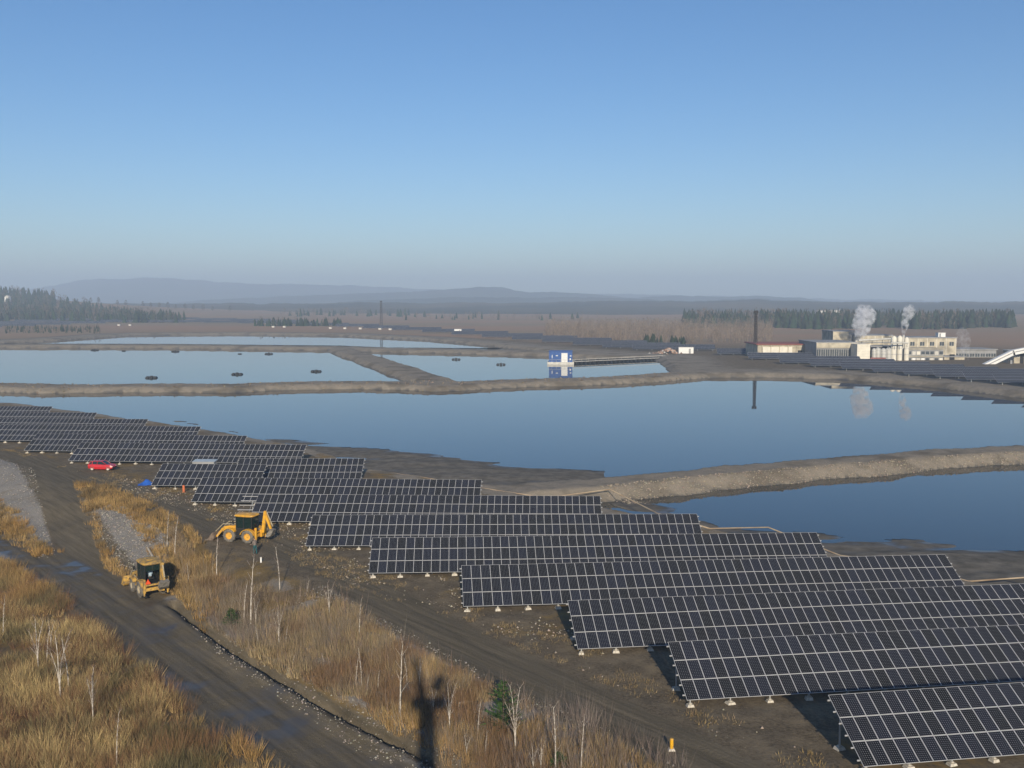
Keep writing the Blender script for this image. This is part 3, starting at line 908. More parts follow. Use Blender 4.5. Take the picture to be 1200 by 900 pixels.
digger2.scale = (1.1, 1.1, 1.1)
def red_car(px, py, heading):
    x, y, z = gat(px, py)
    e = empty('parked_car', (x, y, z + .01), R(heading), 'red hatchback car parked in front of a solar row', 'car')
    # body: lofted cross-sections along x (front +x)
    secs = [(-1.92, .42, .74, .66), (-1.85, .30, .90, .76), (-1.2, .22, .93, .81), (0, .20, .90, .82), (.95, .20, .88, .81), (1.55, .24, .80, .79), (1.86, .32, .68, .72), (1.93, .40, .58, .62)]
    b_ = MB(); P = []; F = []
    for xs, z0, z1, hw in secs:
        P += [(xs, -hw * .92, z0), (xs, -hw, (z0 + z1) / 2), (xs, -hw * .93, z1), (xs, hw * .93, z1), (xs, hw, (z0 + z1) / 2), (xs, hw * .92, z0)]
    for k in range(len(secs) - 1):
        for q in range(6): F.append((k * 6 + q, k * 6 + (q + 1) % 6, k * 6 + 6 + (q + 1) % 6, k * 6 + 6 + q))
    F += [tuple(range(6)), tuple(range(6 * (len(secs) - 1), 6 * len(secs)))]
    b_.add(P, F); b_.build('body', MAT['carred'], e, smooth=False)
    # cabin pillars / roof
    cab = [(-1.80, .90, .70), (-1.45, 1.33, .58), (-1.25, 1.38, .56), (.05, 1.40, .56), (.25, 1.36, .57), (.98, .88, .70)]
    c = MB(); P = []
    for xs, zs, hw in cab: P += [(xs, -hw, zs), (xs, hw, zs)]
    F = [(k * 2, k * 2 + 1, k * 2 + 3, k * 2 + 2) for k in (1, 2, 3)]
    c.add(P, F)
    c.tube((-1.80, .68, .90), (-1.45, .58, 1.34), .05, n=4).tube((-1.80, -.68, .90), (-1.45, -.58, 1.34), .05, n=4)
    c.tube((.98, .69, .88), (.25, .57, 1.36), .04, n=4).tube((.98, -.69, .88), (.25, -.57, 1.36), .04, n=4)
    for s in (-1, 1):
        c.tube((-.45, s * .70, .9), (-.45, s * .57, 1.37), .04, n=4).tube((-1.2, s * .70, .9), (-1.2, s * .57, 1.37), .07, n=4)
        c.tube((-1.45, s * .58, 1.34), (.25, s * .57, 1.37), .03, n=4)
    c.build('roof', MAT['carred'], e)
    for s in (-1, 1):
        for a in ([(-1.14, .90), (-.50, .90), (-.50, 1.35), (-1.14, 1.35)], [(-.40, .90), (.90, .90), (.25, 1.34), (-.40, 1.36)], [(-1.72, .91), (-1.27, .90), (-1.27, 1.34), (-1.42, 1.31)]):
            g = MB(); g.add([(p, s * (.70 - (q - .9) * .27), q) for p, q in a] + [(p, s * (.69 - (q - .9) * .27), q) for p, q in a],
                            [(0, 1, 2, 3), (7, 6, 5, 4), (0, 1, 5, 4), (1, 2, 6, 5), (2, 3, 7, 6), (3, 0, 4, 7)])
            g.build('side_window', MAT['glass'], e)
        wheel(e, -1.22, s * .72, .29, .19, MAT['dirtywhite'], .72)
        wheel(e, 1.22, s * .72, .29, .19, MAT['dirtywhite'], .72)
        MB().box((1.88, s * .5, .60), (.07, .26, .12)).build('headlight', MAT['white'], e)
        MB().box((-1.90, s * .56, .70), (.06, .18, .16)).build('tail_light', MAT['tri'], e)
        MB().box((.80, s * .80, .95), (.10, .14, .09)).build('mirror', MAT['black'], e)
    for nm, (xa, za, ha, xb, zb, hb) in dict(windscreen=(.96, .90, .66, .28, 1.345, .54), rear_window=(-1.80, .92, .65, -1.47, 1.32, .55)).items():
        g = MB().add([(xa, -ha, za), (xa, ha, za), (xb, hb, zb), (xb, -hb, zb), (xa - .02, -ha, za - .02), (xa - .02, ha, za - .02), (xb - .02, hb, zb - .02), (xb - .02, -hb, zb - .02)],
                     [(0, 1, 2, 3), (7, 6, 5, 4), (0, 1, 5, 4), (1, 2, 6, 5), (2, 3, 7, 6), (3, 0, 4, 7)])
        g.build(nm, MAT['glass'], e)
    for xs in (1.90, -1.90):
        MB().box((xs, 0, .42), (.14, 1.40, .14)).build('bumper', MAT['black'], e)
red_car(120, 550.5, -4)

# ================================================================== PEOPLE
def person(name, loc, rz, label, joints, edges, mats, bands, parent_scale=1.0):
    """one continuous skinned figure; joints: name -> (x, y, z, radius); bands: list of (test, material slot)"""
    names = list(joints); idx = {k: i for i, k in enumerate(names)}
    me = bpy.data.meshes.new(name); me.from_pydata([joints[k][:3] for k in names], [(idx[a], idx[b_]) for a, b_ in edges], [])
    o = bpy.data.objects.new(name, me); C.objects.link(o)
    sk = o.modifiers.new('skin', 'SKIN'); sk.use_smooth_shade = True
    for i, k in enumerate(names):
        r = joints[k][3]; r = r if isinstance(r, tuple) else (r, r)
        me.skin_vertices[0].data[i].radius = r
        me.skin_vertices[0].data[i].use_root = (k == 'pelvis')
    ss_ = o.modifiers.new('sub', 'SUBSURF'); ss_.levels = 1; ss_.render_levels = 1
    dg = bpy.context.evaluated_depsgraph_get()
    m2 = bpy.data.meshes.new_from_object(o.evaluated_get(dg))
    bpy.data.objects.remove(o)
    m2.name = name; m2.materials.clear()
    for m in mats: m2.materials.append(m)
    for p in m2.polygons:
        c = p.center; p.use_smooth = True
        p.material_index = next(s for t, s in bands if t(c))
    o = link(name, m2, None, loc, (0, 0, rz))
    tag(o, label, 'person')
    return o

def fingers(J, E, side, wrist, hand, dx, dy):
    for k in range(4):
        n1, n2 = f'{side}f{k}a', f'{side}f{k}b'
        off = (k - 1.5) * .022
        J[n1] = (hand[0] + dx * .05 + off * dy, hand[1] + dy * .05 + off * dx, hand[2] - .045, .011)
        J[n2] = (hand[0] + dx * .06 + off * dy, hand[1] + dy * .06 + off * dx, hand[2] - .085 + abs(k - 1.4) * .008, .009)
        E += [(side + 'hand', n1), (n1, n2)]
    n1 = side + 'th'
    J[n1] = (hand[0] + dx * .05 - .045 * dy, hand[1] + dy * .05 - .045 * dx, hand[2] - .03, .012)
    E.append((side + 'hand', n1))

def standing():
    # facing +x, working with both hands in front
    J = dict(pelvis=(0, 0, .95, (.15, .12)), waist=(.01, 0, 1.10, (.145, .11)), chest=(.03, 0, 1.32, (.185, .125)), neckb=(.05, 0, 1.47, (.07, .065)), neck=(.06, 0, 1.53, .058),
             chin=(.085, 0, 1.59, (.068, .075)), head=(.085, 0, 1.67, (.082, .098)), crown=(.075, 0, 1.755, (.062, .075)))
    E = [('pelvis', 'waist'), ('waist', 'chest'), ('chest', 'neckb'), ('neckb', 'neck'), ('neck', 'chin'), ('chin', 'head'), ('head', 'crown')]
    for s, n in ((1, 'l'), (-1, 'r')):
        J[n + 'hip'] = (0, s * .10, .90, .105); J[n + 'knee'] = (.05 * s, s * .12, .49, .072); J[n + 'ank'] = (.06 * s - .03, s * .13, .09, .05); J[n + 'toe'] = (.06 * s + .16, s * .145, .035, .038)
        E += [('pelvis', n + 'hip'), (n + 'hip', n + 'knee'), (n + 'knee', n + 'ank'), (n + 'ank', n + 'toe')]
        J[n + 'sh'] = (.03, s * .20, 1.41, .068); J[n + 'el'] = (.06, s * .26, 1.13, .05); J[n + 'wr'] = (.30, s * .20, 1.05, .034); J[n + 'hand'] = (.37, s * .19, 1.05, (.038, .02))
        E += [('chest', n + 'sh'), (n + 'sh', n + 'el'), (n + 'el', n + 'wr'), (n + 'wr', n + 'hand')]
        fingers(J, E, n, None, (.37, s * .19, 1.05), 1, 0)
    return J, E
J, E = standing()
px_, py_, pz_ = gat(299, 650)
person('person', (px_, py_, pz_), R(150), 'person in teal trousers and grey jacket standing by the clean backhoe', J, E,
       [MAT['teal'], MAT['jacket'], MAT['skin'], MAT['hair'], MAT['shoe']],
       [(lambda c: c.z < .10, 4), (lambda c: c.z < .98 and c.x < .28, 0), (lambda c: c.x > .31, 2), (lambda c: c.z < 1.50, 1), (lambda c: c.z > 1.685 or (c.x < .05 and c.z > 1.60), 3), (lambda c: True, 2)])

def seated():
    J = dict(pelvis=(0, 0, .10, (.15, .13)), waist=(-.03, 0, .26, (.14, .11)), chest=(-.02, 0, .48, (.18, .12)), neckb=(.0, 0, .62, (.07, .065)), neck=(.02, 0, .68, .056),
             chin=(.045, 0, .74, (.066, .074)), head=(.045, 0, .81, (.08, .095)), crown=(.035, 0, .895, (.06, .072)))
    E = [('pelvis', 'waist'), ('waist', 'chest'), ('chest', 'neckb'), ('neckb', 'neck'), ('neck', 'chin'), ('chin', 'head'), ('head', 'crown')]
    for s, n in ((1, 'l'), (-1, 'r')):
        J[n + 'hip'] = (.08, s * .10, .09, .10); J[n + 'knee'] = (.46, s * .14, .10, .068); J[n + 'ank'] = (.48, s * .14, -.20, .048); J[n + 'toe'] = (.60, s * .15, -.24, .036)
        E += [('pelvis', n + 'hip'), (n + 'hip', n + 'knee'), (n + 'knee', n + 'ank'), (n + 'ank', n + 'toe')]
        J[n + 'sh'] = (-.02, s * .20, .57, .066); J[n + 'el'] = (.10, s * .27, .32, .048); J[n + 'wr'] = (.34, s * .18, .36, .032); J[n + 'hand'] = (.40, s * .17, .37, (.036, .02))
        E += [('chest', n + 'sh'), (n + 'sh', n + 'el'), (n + 'el', n + 'wr'), (n + 'wr', n + 'hand')]
        fingers(J, E, n, None, (.40, s * .17, .37), 1, 0)
    return J, E
J, E = seated()
M_ = Matrix.Translation(digger2.location) @ Matrix.Rotation(digger2.rotation_euler.z, 4, 'Z')
p_ = M_ @ Vector((-.68, 0.02, 1.55))
person('person', p_, digger2.rotation_euler.z, 'driver in a pale blue shirt sitting in the muddy backhoe cab', J, E,
       [MAT['jacket'], MAT['shirt'], MAT['skin'], MAT['hair'], MAT['shoe']],
       [(lambda c: c.z < -.17, 4), (lambda c: c.z < .17, 0), (lambda c: c.x > .33 and c.z < .5, 2), (lambda c: c.z < .65, 1), (lambda c: c.z > .83 or (c.x < .0 and c.z > .75), 3), (lambda c: True, 2)])

# ================================================================== FACTORY AND FAR BANK
def pos(px, py, D):
    dx, dy, dz = ray(px, py); t = D / dy
    return dx * t, D, EYE + dz * t

def span(px0, px1, D):
    return pos(px0, 400, D)[0], pos(px1, 400, D)[0]

def zt(py, D): return pos(600, py, D)[2]

def building(name, px0, px1, py_top, D, depth, wall, label, roof='greyclad', overhang=.4, base=0.0, z0=None):
    x0, x1 = span(px0, px1, D); z1 = zt(py_top, D); zb = base if z0 is None else z0
    cx = (x0 + x1) / 2; w = x1 - x0
    e = empty(name, (cx, D, 0), 0, label, 'building', 'factory buildings')
    MB().box((0, depth / 2, (zb - 1 + z1) / 2), (w, depth, z1 - zb + 1)).build('wall', MAT[wall], e)
    MB().box((0, depth / 2, z1 + .2), (w + overhang * 2, depth + overhang * 2, .4)).build('roof', MAT[roof], e)
    return e, w, z1

def wins(e, w, z, hgt, n, ww, mat='darkglass', x0=None, x1=None, frame=True):
    x0 = -w / 2 if x0 is None else x0; x1 = w / 2 if x1 is None else x1
    for k in range(n):
        x = x0 + (x1 - x0) * (k + .5) / n
        o = MB().box((x, -.03, z), (ww, .10, hgt)).build('window', MAT[mat], e)
        if frame:
            MB().box((x, -.07, z - hgt / 2 - .06), (ww + .2, .18, .12)).box((x, -.085, z), (.10, .06, hgt)).build('frame', MAT['dirtywhite'], o)

e, w, z1 = building('warehouse', 888, 959, 404, 442, 22, 'tan', 'low tan warehouse with dull red roof left of the factory', 'redroof', .8)
MB().box((-w / 2 + 8.8, -.12, z1 / 2 - .4), (13, .3, z1 - 1.2)).build('pale_panel', MAT['cream'], e)
MB().box((w / 2 - 3.6, -.10, 1.8), (5.5, .25, 3.6)).build('door', MAT['void'], e)
MB().box((w / 2 - 8.0, -.10, 2.4), (2, .25, 2)).build('door', MAT['void'], e)
for k in range(7): MB().box((-w / 2 + 2 + k * (w - 4) / 6, -.18, z1 / 2), (.35, .36, z1)).build('pilaster', MAT['tan'], e)

e, w, z1 = building('glazed_hall', 957, 1004.5, 402, 424, 26, 'greyclad', 'grey factory hall with dark glazed front and beige roof band', 'greyclad', .3)
MB().box((0, -.25, z1 - 1.0), (w + .3, .5, 2.1)).build('fascia', MAT['tan'], e)
wins(e, w, z1 / 2 - .6, z1 - 4.2, 9, 1.55)
MB().box((0, -.2, .9), (w, .4, 1.2)).build('plinth', MAT['dirtywhite'], e)
e, w, z1 = building('roof_house', 976, 1003.5, 388.8, 452, 16, 'tan', 'tan windowless block above the glazed factory hall', 'greyclad', .2)
MB().box((w / 2 - 1.8, -.06, z1 - 2.4), (3.4, .12, 4.4)).build('panel', MAT['greyclad'], e)
e, w, z1 = building('cream_tower', 1004.8, 1020, 404.5, 416, 9, 'cream', 'cream block with pale cladding at the centre of the factory', 'cream', .1)
for k in range(3): MB().box((0, -.03, 2.2 + k * 2.1), (w - .1, .06, .10)).build('joint', MAT['dirtywhite'], e)
MB().box((w / 2 + 3.2, -.5, .9), (6.2, .9, 1.6)).build('plinth', MAT['redroof'], e)
e, w, z1 = building('long_upper_block', 1004.6, 1046, 393.5, 446, 15, 'tan', 'long tan upper block behind the steel silos', 'greyclad', .2)
MB().box((0, -.1, z1 - 2.9), (w, .2, .5)).build('string_course', MAT['greyclad'], e)
for k in range(5): MB().box((-w / 2 + 1.5 + k * (w - 3) / 4, -.08, z1 - 1.6), (.25, .16, 3)).build('pilaster', MAT['cream'], e)
# open bay behind the silos
e, w, z1 = building('silo_bay', 1021, 1064, 406.5, 432, 8, 'void', 'dark open bay behind the row of silos', 'greyclad', .1)
for k, (px, top, r_) in enumerate([(1024.5, 408, 1.0), (1029, 407, 1.15), (1035.5, 408, 1.25), (1041.5, 407, 1.2), (1047.5, 393.5, 1.15), (1054.5, 393.2, 1.1), (1062.5, 395, 1.05)]):
    x, y, _ = pos(px, 400, 424); zz = zt(top, 424)
    s = empty('silo', (x, y, 0), 0, f'pale steel silo, {ORD[k]} from the left in the factory row', 'silo', 'silos of the factory')
    MB().lathe([(r_, -.5), (r_, zz - .8), (r_ * .35, zz), (0, zz)], 16, 'Z').build('shell', MAT['silo'] if k < 4 else MAT['cream'], s, smooth=True)
    rg = MB()
    for q in (.25, .5, .75): rg.lathe([(r_, zz * q - .1), (r_ + .07, zz * q - .1), (r_ + .07, zz * q + .1), (r_, zz * q + .1)], 16, 'Z')
    rg.build('hoop', MAT['steel'], s)
    MB().tube((r_ * .8, -r_ * .75, 0), (r_ * .8, -r_ * .75, zz), .06, n=4).tube((r_ * .8 - .4, -r_ * .85, 0), (r_ * .8 - .4, -r_ * .85, zz), .06, n=4).build('ladder', MAT['steel'], s)
e, w, z1 = building('factory_block', 1063.5, 1121, 396.3, 440, 16, 'tan', 'wide tan factory block with four dark windows near its roof', 'greyclad', .25)
wins(e, w, z1 - 2.5, 1.7, 5, 1.9)
for k in range(6): MB().box((-w / 2 + .4 + k * (w - .8) / 5, -.07, z1 / 2), (.22, .14, z1)).build('pilaster', MAT['cream'], e)
x_, y_, z_ = pos(1102, 396, 446)
e2 = empty('roof_cabin', (x_, y_, z1 + .4), 0, 'small white cabin on the roof of the wide factory block', 'cabin')
MB().box((0, 0, .9), (3.2, 3, 1.8)).build('wall', MAT['white'], e2); MB().box((0, 0, 1.86), (3.5, 3.3, .14)).build('roof', MAT['dirtywhite'], e2); MB().box((-.8, -1.52, .8), (.7, .06, 1.5)).build('door', MAT['greyclad'], e2)
e, w, z1 = building('annex', 1063.5, 1106, 409.5, 426, 11, 'greyclad', 'two-storey annex with bands of pale and dark windows', 'tan', .3)
for zz, mats_ in ((z1 - 1.5, ['darkglass', 'dirtywhite', 'cream', 'darkglass', 'darkglass', 'darkglass', 'dirtywhite', 'darkglass']), (z1 - 4.4, ['darkglass', 'white', 'dirtywhite', 'white', 'darkglass', 'dirtywhite', 'darkglass', 'cream'])):
    for k, mm in enumerate(mats_):
        xx = -w / 2 + w * (k + .5) / 8
        o = MB().box((xx, -.04, zz), (1.45, .12, 1.35)).build('window', MAT[mm], e)
        MB().box((xx, -.09, zz - .75), (1.6, .2, .12)).build('sill', MAT['dirtywhite'], o)
MB().box((0, -.3, z1 - 2.95), (w, .6, .3)).build('canopy', MAT['tan'], e)
e, w, z1 = building('low_shed', 1105, 1168, 410, 446, 16, 'greyclad', 'long low grey shed with a dark window band, right of the annex', 'greyclad', .5)
wins(e, w, z1 - 2.4, 1.5, 10, 1.9)
e, w, z1 = building('store_shed', 1107, 1131, 418.5, 428, 8, 'tan', 'small tan store shed in front of the long low shed', 'greyclad', .3)
MB().box((-1, -.06, 1.2), (2.2, .12, 2.4)).build('door', MAT['void'], e)
e, w, z1 = building('transfer_tower', 1189, 1216, 412, 404, 9, 'tan', 'tan transfer building under the upper end of the conveyor', 'dirtywhite', .2)
MB().box((-1.4, -.06, 2.2), (1.6, .12, 4.4)).build('door', MAT['void'], e); wins(e, w, z1 - 1.6, 1.2, 3, 1.3)
e, w, z1 = building('white_kiosk', 1181.5, 1190.5, 428.5, 400, 4, 'white', 'small white kiosk at the foot of the conveyor', 'dirtywhite', .1)
MB().box((0, -.05, .7), (.8, .1, 1.5)).build('door', MAT['greyclad'], e)
# inclined conveyor gallery
cv = empty('conveyor', (*pos(1141, 434, 400)[:2], 0), 0, 'white inclined conveyor gallery rising to the right edge', 'conveyor')
o_ = Vector(cv.location)
a = Vector(pos(1139, 436, 400)) - o_; b_ = Vector(pos(1186.5, 413, 400)) - o_; c_ = Vector(pos(1235, 403.5, 400)) - o_
for nm, p, q in (('gallery', a, b_), ('gallery', b_, c_)):
    d = q - p; ang_ = math.atan2(d.z, d.x)
    MB().box(tuple((p + q) / 2), (d.length + .6, 2.2, 2.0), rot=(0, -ang_, 0)).build(nm, MAT['white'], cv)
    MB().box(tuple((p + q) / 2 + Vector((0, -1.14, .15))), (d.length, .10, .35), rot=(0, -ang_, 0)).build('window_band', MAT['greyclad'], cv)
for t in (.35, .62, .9):
    p = a.lerp(b_, t); MB().tube((p.x - .8, -.6, -.5), (p.x, -.6, p.z - .9), .16, n=4).tube((p.x + .8, .6, -.5), (p.x, .6, p.z - .9), .16, n=4).build('trestle', MAT['lattice'], cv)

for k, (a_, b2, r_, lb) in enumerate([((1006, 399, 437), (1046, 397, 437), .45, 'long steel duct across the upper factory block'), ((1064, 424, 422), (1104, 429, 422), .35, 'sloping pipe bridge before the two-storey annex'), ((1044, 402, 420), (1064, 402, 420), .3, 'short duct linking the tall silos')]):
    p, q_ = Vector(pos(*a_)), Vector(pos(*b2)); dd = empty('pipe_run', p, 0, lb, 'pipe')
    MB().tube((0, 0, 0), q_ - p, r_, n=8).build('pipe', MAT['silo'], dd)
    for t in (.1, .4, .7, .95):
        m_ = (q_ - p) * t; MB().box((m_.x, m_.y, m_.z - .9), (.2, .2, 1.8)).build('bracket', MAT['lattice'], dd)
def chimney(px, py, D, zbase, r_, label):
    x, y, zz = pos(px, py, D)
    c = empty('chimney', (x, y, zbase), 0, label, 'chimney')
    MB().lathe([(r_ * 1.1, -.5), (r_, zz - zbase), (r_ * .8, zz - zbase), (r_ * .8, zz - zbase - 1)], 12, 'Z').build('pipe', MAT['dirtywhite'], c)
    MB().lathe([(r_, zz - zbase - .3), (r_ + .1, zz - zbase - .3), (r_ + .1, zz - zbase - .1), (r_, zz - zbase - .1)], 12, 'Z').build('rim', MAT['steel'], c)
    return Vector((x, y, zz))
top1 = chimney(1003.4, 398.5, 438, 6, .55, 'short chimney with the thickest steam left of the cream block')
top2 = chimney(1058.8, 392.5, 430, 5, .5, 'thin chimney steaming above the silos')
top3 = chimney(1133.5, 425, 425, 0, .8, 'low chimney with faint steam before the long shed')

def smoke_mat(dens):
    m = bpy.data.materials.new('steam'); m.use_nodes = True; nt = m.node_tree
    for n in list(nt.nodes):
        if n.type != 'OUTPUT_MATERIAL': nt.nodes.remove(n)
    out = next(n for n in nt.nodes if n.type == 'OUTPUT_MATERIAL')
    v = nt.nodes.new('ShaderNodeVolumePrincipled'); v.inputs['Color'].default_value = (.97, .97, .98, 1); v.inputs['Density Attribute'].default_value = ''
    v.inputs['Anisotropy'].default_value = 0.0
    g = nt.nodes.new('ShaderNodeNewGeometry'); n = nt.nodes.new('ShaderNodeTexNoise'); n.inputs['Scale'].default_value = .6; n.inputs['Detail'].default_value = 5
    nt.links.new(g.outputs['Position'], n.inputs['Vector'])
    r = nt.nodes.new('ShaderNodeMapRange'); r.inputs[1].default_value = .43; r.inputs[2].default_value = .70; r.inputs[3].default_value = 0; r.inputs[4].default_value = dens
    nt.links.new(n.outputs['Fac'], r.inputs[0]); nt.links.new(r.outputs[0], v.inputs['Density'])
    nt.links.new(v.outputs[0], out.inputs['Volume'])
    return m
def plume(p0, pts, radii, dens, label):
    P_ = [p0 + Vector(q) for q in pts]; n = 28; c_ = [i * (len(P_) - 1) / (n - 1) for i in range(n)]
    ctr = [P_[min(int(t), len(P_) - 2)].lerp(P_[min(int(t), len(P_) - 2) + 1], t - min(int(t), len(P_) - 2)) for t in c_]
    rad = list(np.interp(c_, range(len(radii)), radii))
    b2 = MB(); b2.path(ctr, rad, 16)
    for i, v_ in enumerate(b2.v):
        k = i // 16; c0 = ctr[k]; f = .55 + .9 * float(fbm(v_[0] * 3 + v_[2] * 2.2, v_[2] * 3 + v_[1] * 2.5, 4.5))
        b2.v[i] = tuple(c0 + (Vector(v_) - c0) * f)
    o = b2.build('steam_plume', smoke_mat(dens)); tag(o, label, 'steam', 'steam plumes over the factory')
plume(top1, [(0, 0, -.2), (1.2, 0, 2), (2.4, .3, 5), (2.6, .5, 8), (3.6, 0, 11), (4.6, 0, 13.5), (5.6, 0, 15.4)], [.7, 2.2, 3.4, 4.4, 4.6, 3.8, .8], .75, 'thick white steam plume above the glazed hall')
plume(top2, [(0, 0, -.2), (.3, 0, 3), (.6, 0, 6), (1.6, .2, 9), (2.6, 0, 11.5), (3.4, 0, 13.2)], [.5, 1.3, 1.8, 2.4, 2.4, .5], .9, 'slim white steam plume above the silos')
plume(top3, [(0, 0, -.2), (-.6, 0, 4), (-1.6, 0, 8), (-2.4, 0, 12), (-3.0, 0, 15)], [.8, 1.6, 2.6, 3.0, .8], .16, 'faint steam wisp before the long shed')

def lattice_mast(px, D, zbase, py_top, half, label, platform):
    x, y, ztop = pos(px, py_top, D); hgt = ztop - zbase
    e = empty('lattice_mast', (x, y, zbase), R(20), label, 'mast')
    lg = []
    for sx, sy in ((1, 1), (1, -1), (-1, -1), (-1, 1)):
        MB().tube((sx * half, sy * half, -.5), (sx * half * .62, sy * half * .62, hgt), .16, .12, 4).build('leg', MAT['lattice'], e)
        lg.append((sx, sy))
    br = MB(); n = int(hgt / (half * 1.7))
    for k in range(n):
        za, zb_ = hgt * k / n, hgt * (k + 1) / n; fa = half * (1 - .38 * k / n); fb = half * (1 - .38 * (k + 1) / n)
        for q in range(4):
            s1, s2 = lg[q], lg[(q + 1) % 4]
            br.tube((s1[0] * fa, s1[1] * fa, za), (s2[0] * fb, s2[1] * fb, zb_), .07, n=3).tube((s2[0] * fa, s2[1] * fa, za), (s1[0] * fb, s1[1] * fb, zb_), .07, n=3).tube((s1[0] * fb, s1[1] * fb, zb_), (s2[0] * fb, s2[1] * fb, zb_), .07, n=3)
    br.build('bracing', MAT['lattice'], e)
    if platform:
        MB().box((0, 0, hgt + .1), (1.7, 1.7, .25)).build('platform', MAT['lattice'], e)
        for k in range(4):
            t = k * math.pi / 2; MB().box((math.cos(t) * .75, math.sin(t) * .75, hgt + .7), (.6, .6, .8), rot=(.3 * math.sin(t), .3, t)).build('floodlight', MAT['lattice'], e)
    return e
lattice_mast(886, 452, 0, 367, .62, 'tall dark lattice floodlight mast left of the factory', True)
lattice_mast(446.5, 930, 0, 354, 1.1, 'distant dark lattice mast rising over the far brown field', True)

# floating pump house
D = 27 * FPX / (427 - 352.0)
x, y, _ = pos(657, 420, D)
ph = empty('pump_house', (x, y, ZW), R(-4), 'blue floating pump house with white door on the far pond', 'pump house')
MB().box((0, 3.4, .45), (11.2, 7.4, 1.1)).build('pontoon', MAT['dirtywhite'], ph)
MB().box((0, 3.4, 3.2), (9.8, 6, 4.6)).build('wall', MAT['blue'], ph)
MB().box((0, 3.4, 5.6), (10.1, 6.3, .25)).build('roof', MAT['blue'], ph)
dr = MB().box((1.6, .36, 2.85), (2.6, .12, 3.9)).build('door', MAT['white'], ph)
MB().box((2.6, .27, 2.8), (.12, .1, .4)).build('handle', MAT['steel'], dr)
MB().box((4.2, .37, 3.6), (.7, .1, .35)).box((4.05, .37, 2.2), (.5, .1, .8)).build('sign', MAT['white'], ph)
MB().box((-1.6, .37, 3.7), (.9, .1, .3)).box((-3.6, .37, 3.3), (.25, .1, 1.4)).build('sign', MAT['white'], ph)
MB().box((-4.93, 3.4, 3.6), (.1, 1.6, 1.6)).build('window', MAT['darkglass'], ph)
MB().box((-2.6, .34, 3.2), (.14, .14, 4.5)).box((-4.85, .34, 3.2), (.14, .14, 4.5)).build('corner_trim', MAT['blue'], ph)
rl = MB()
for k in range(7): rl.tube((-5.5 + k * 1.83, -.2, 1), (-5.5 + k * 1.83, -.2, 2.0), .05, n=4)
rl.tube((-5.5, -.2, 2), (5.5, -.2, 2), .05, n=4); rl.build('railing', MAT['dirtywhite'], ph)
# jetty on floats
x1_, y1_ = at(778, 421.5, ZW); xs = x + 5.8; ys = y + 4
L_ = math.hypot(x1_ - xs, y1_ - ys)
jt = empty('jetty', (xs, ys, ZW), math.atan2(y1_ - ys, x1_ - xs), 'long floating walkway on black floats leading to the pump house', 'jetty')
MB().box((L_ / 2, 0, .95), (L_, 1.6, .16)).build('deck', MAT['dirtywhite'], jt)
nf = 22
FL = MB().lathe([(0, -1.0), (.55, -1.0), (.62, -.7), (.62, .7), (.55, 1.0), (0, 1.0)], 10, 'Y').mesh('float', MAT['floatb'])
for k in range(nf): link('float', FL, jt, (L_ * (k + .5) / nf, 0, .35))
for s in (-1, 1):
    r_ = MB().tube((0, s * .75, 1.9), (L_, s * .75, 1.9), .05, n=4)
    for k in range(15): r_.tube((L_ * k / 14, s * .75, 1), (L_ * k / 14, s * .75, 1.9), .05, n=4)
    r_.build('railing', MAT['dirtywhite'], jt)
MB().tube((0, .3, 1.25), (L_, .3, 1.25), .18, n=8).build('pipe', MAT['floatb'], jt)

def container(px, py, D, w, h, label, mat='white', door=True, name='site_container'):
    x, y = at(px, py); z = max(float(H(np.array([x]), np.array([y]))[0]), -.2)
    c = empty(name, (x, y, z), R(-4), label, 'container')
    b2 = MB().box((0, 1.2, h / 2 + .1), (w, 2.4, h))
    for k in range(int(w / .5)): b2.box((-w / 2 + .25 + k * .5, -.03, h / 2 + .1), (.22, .06, h - .3))
    b2.build('wall', MAT[mat], c); MB().box((0, 1.2, h + .16), (w + .15, 2.55, .14)).build('roof', MAT['dirtywhite'], c)
    if door: MB().box((w * .25, -.08, h * .42), (.9, .08, h * .78)).build('door', MAT['greyclad'], c)
container(804, 414.5, 395, 7.0, 2.9, 'white site container at the landward end of the jetty')
container(536.5, 390.5, 655, 5.5, 3.0, 'white container standing before the far solar band')
SITE = [(445, 387.5, 700), (387, 386.5, 735), (404, 386.8, 725), (422, 387, 712), (333, 385, 760), (320, 385, 765), (139, 383, 830), (152, 383, 830), (688, 404, 520), (457, 388, 690)]
SL = ['below the distant mast', 'third left of the distant mast', 'second left of the distant mast', 'just left of the distant mast', 'below the dark conifer row', 'below the left end of the conifer row',
      'left of the pair below the wood', 'right of the pair below the wood', 'on the bank above the pump house', 'just right of the distant mast']
for (px, py, D_), s in zip(SITE, SL): container(px, py - 1, D_, 2.4, 1.3, 'tiny white site box on the far bank ' + s, 'dirtywhite', False, 'site_box')

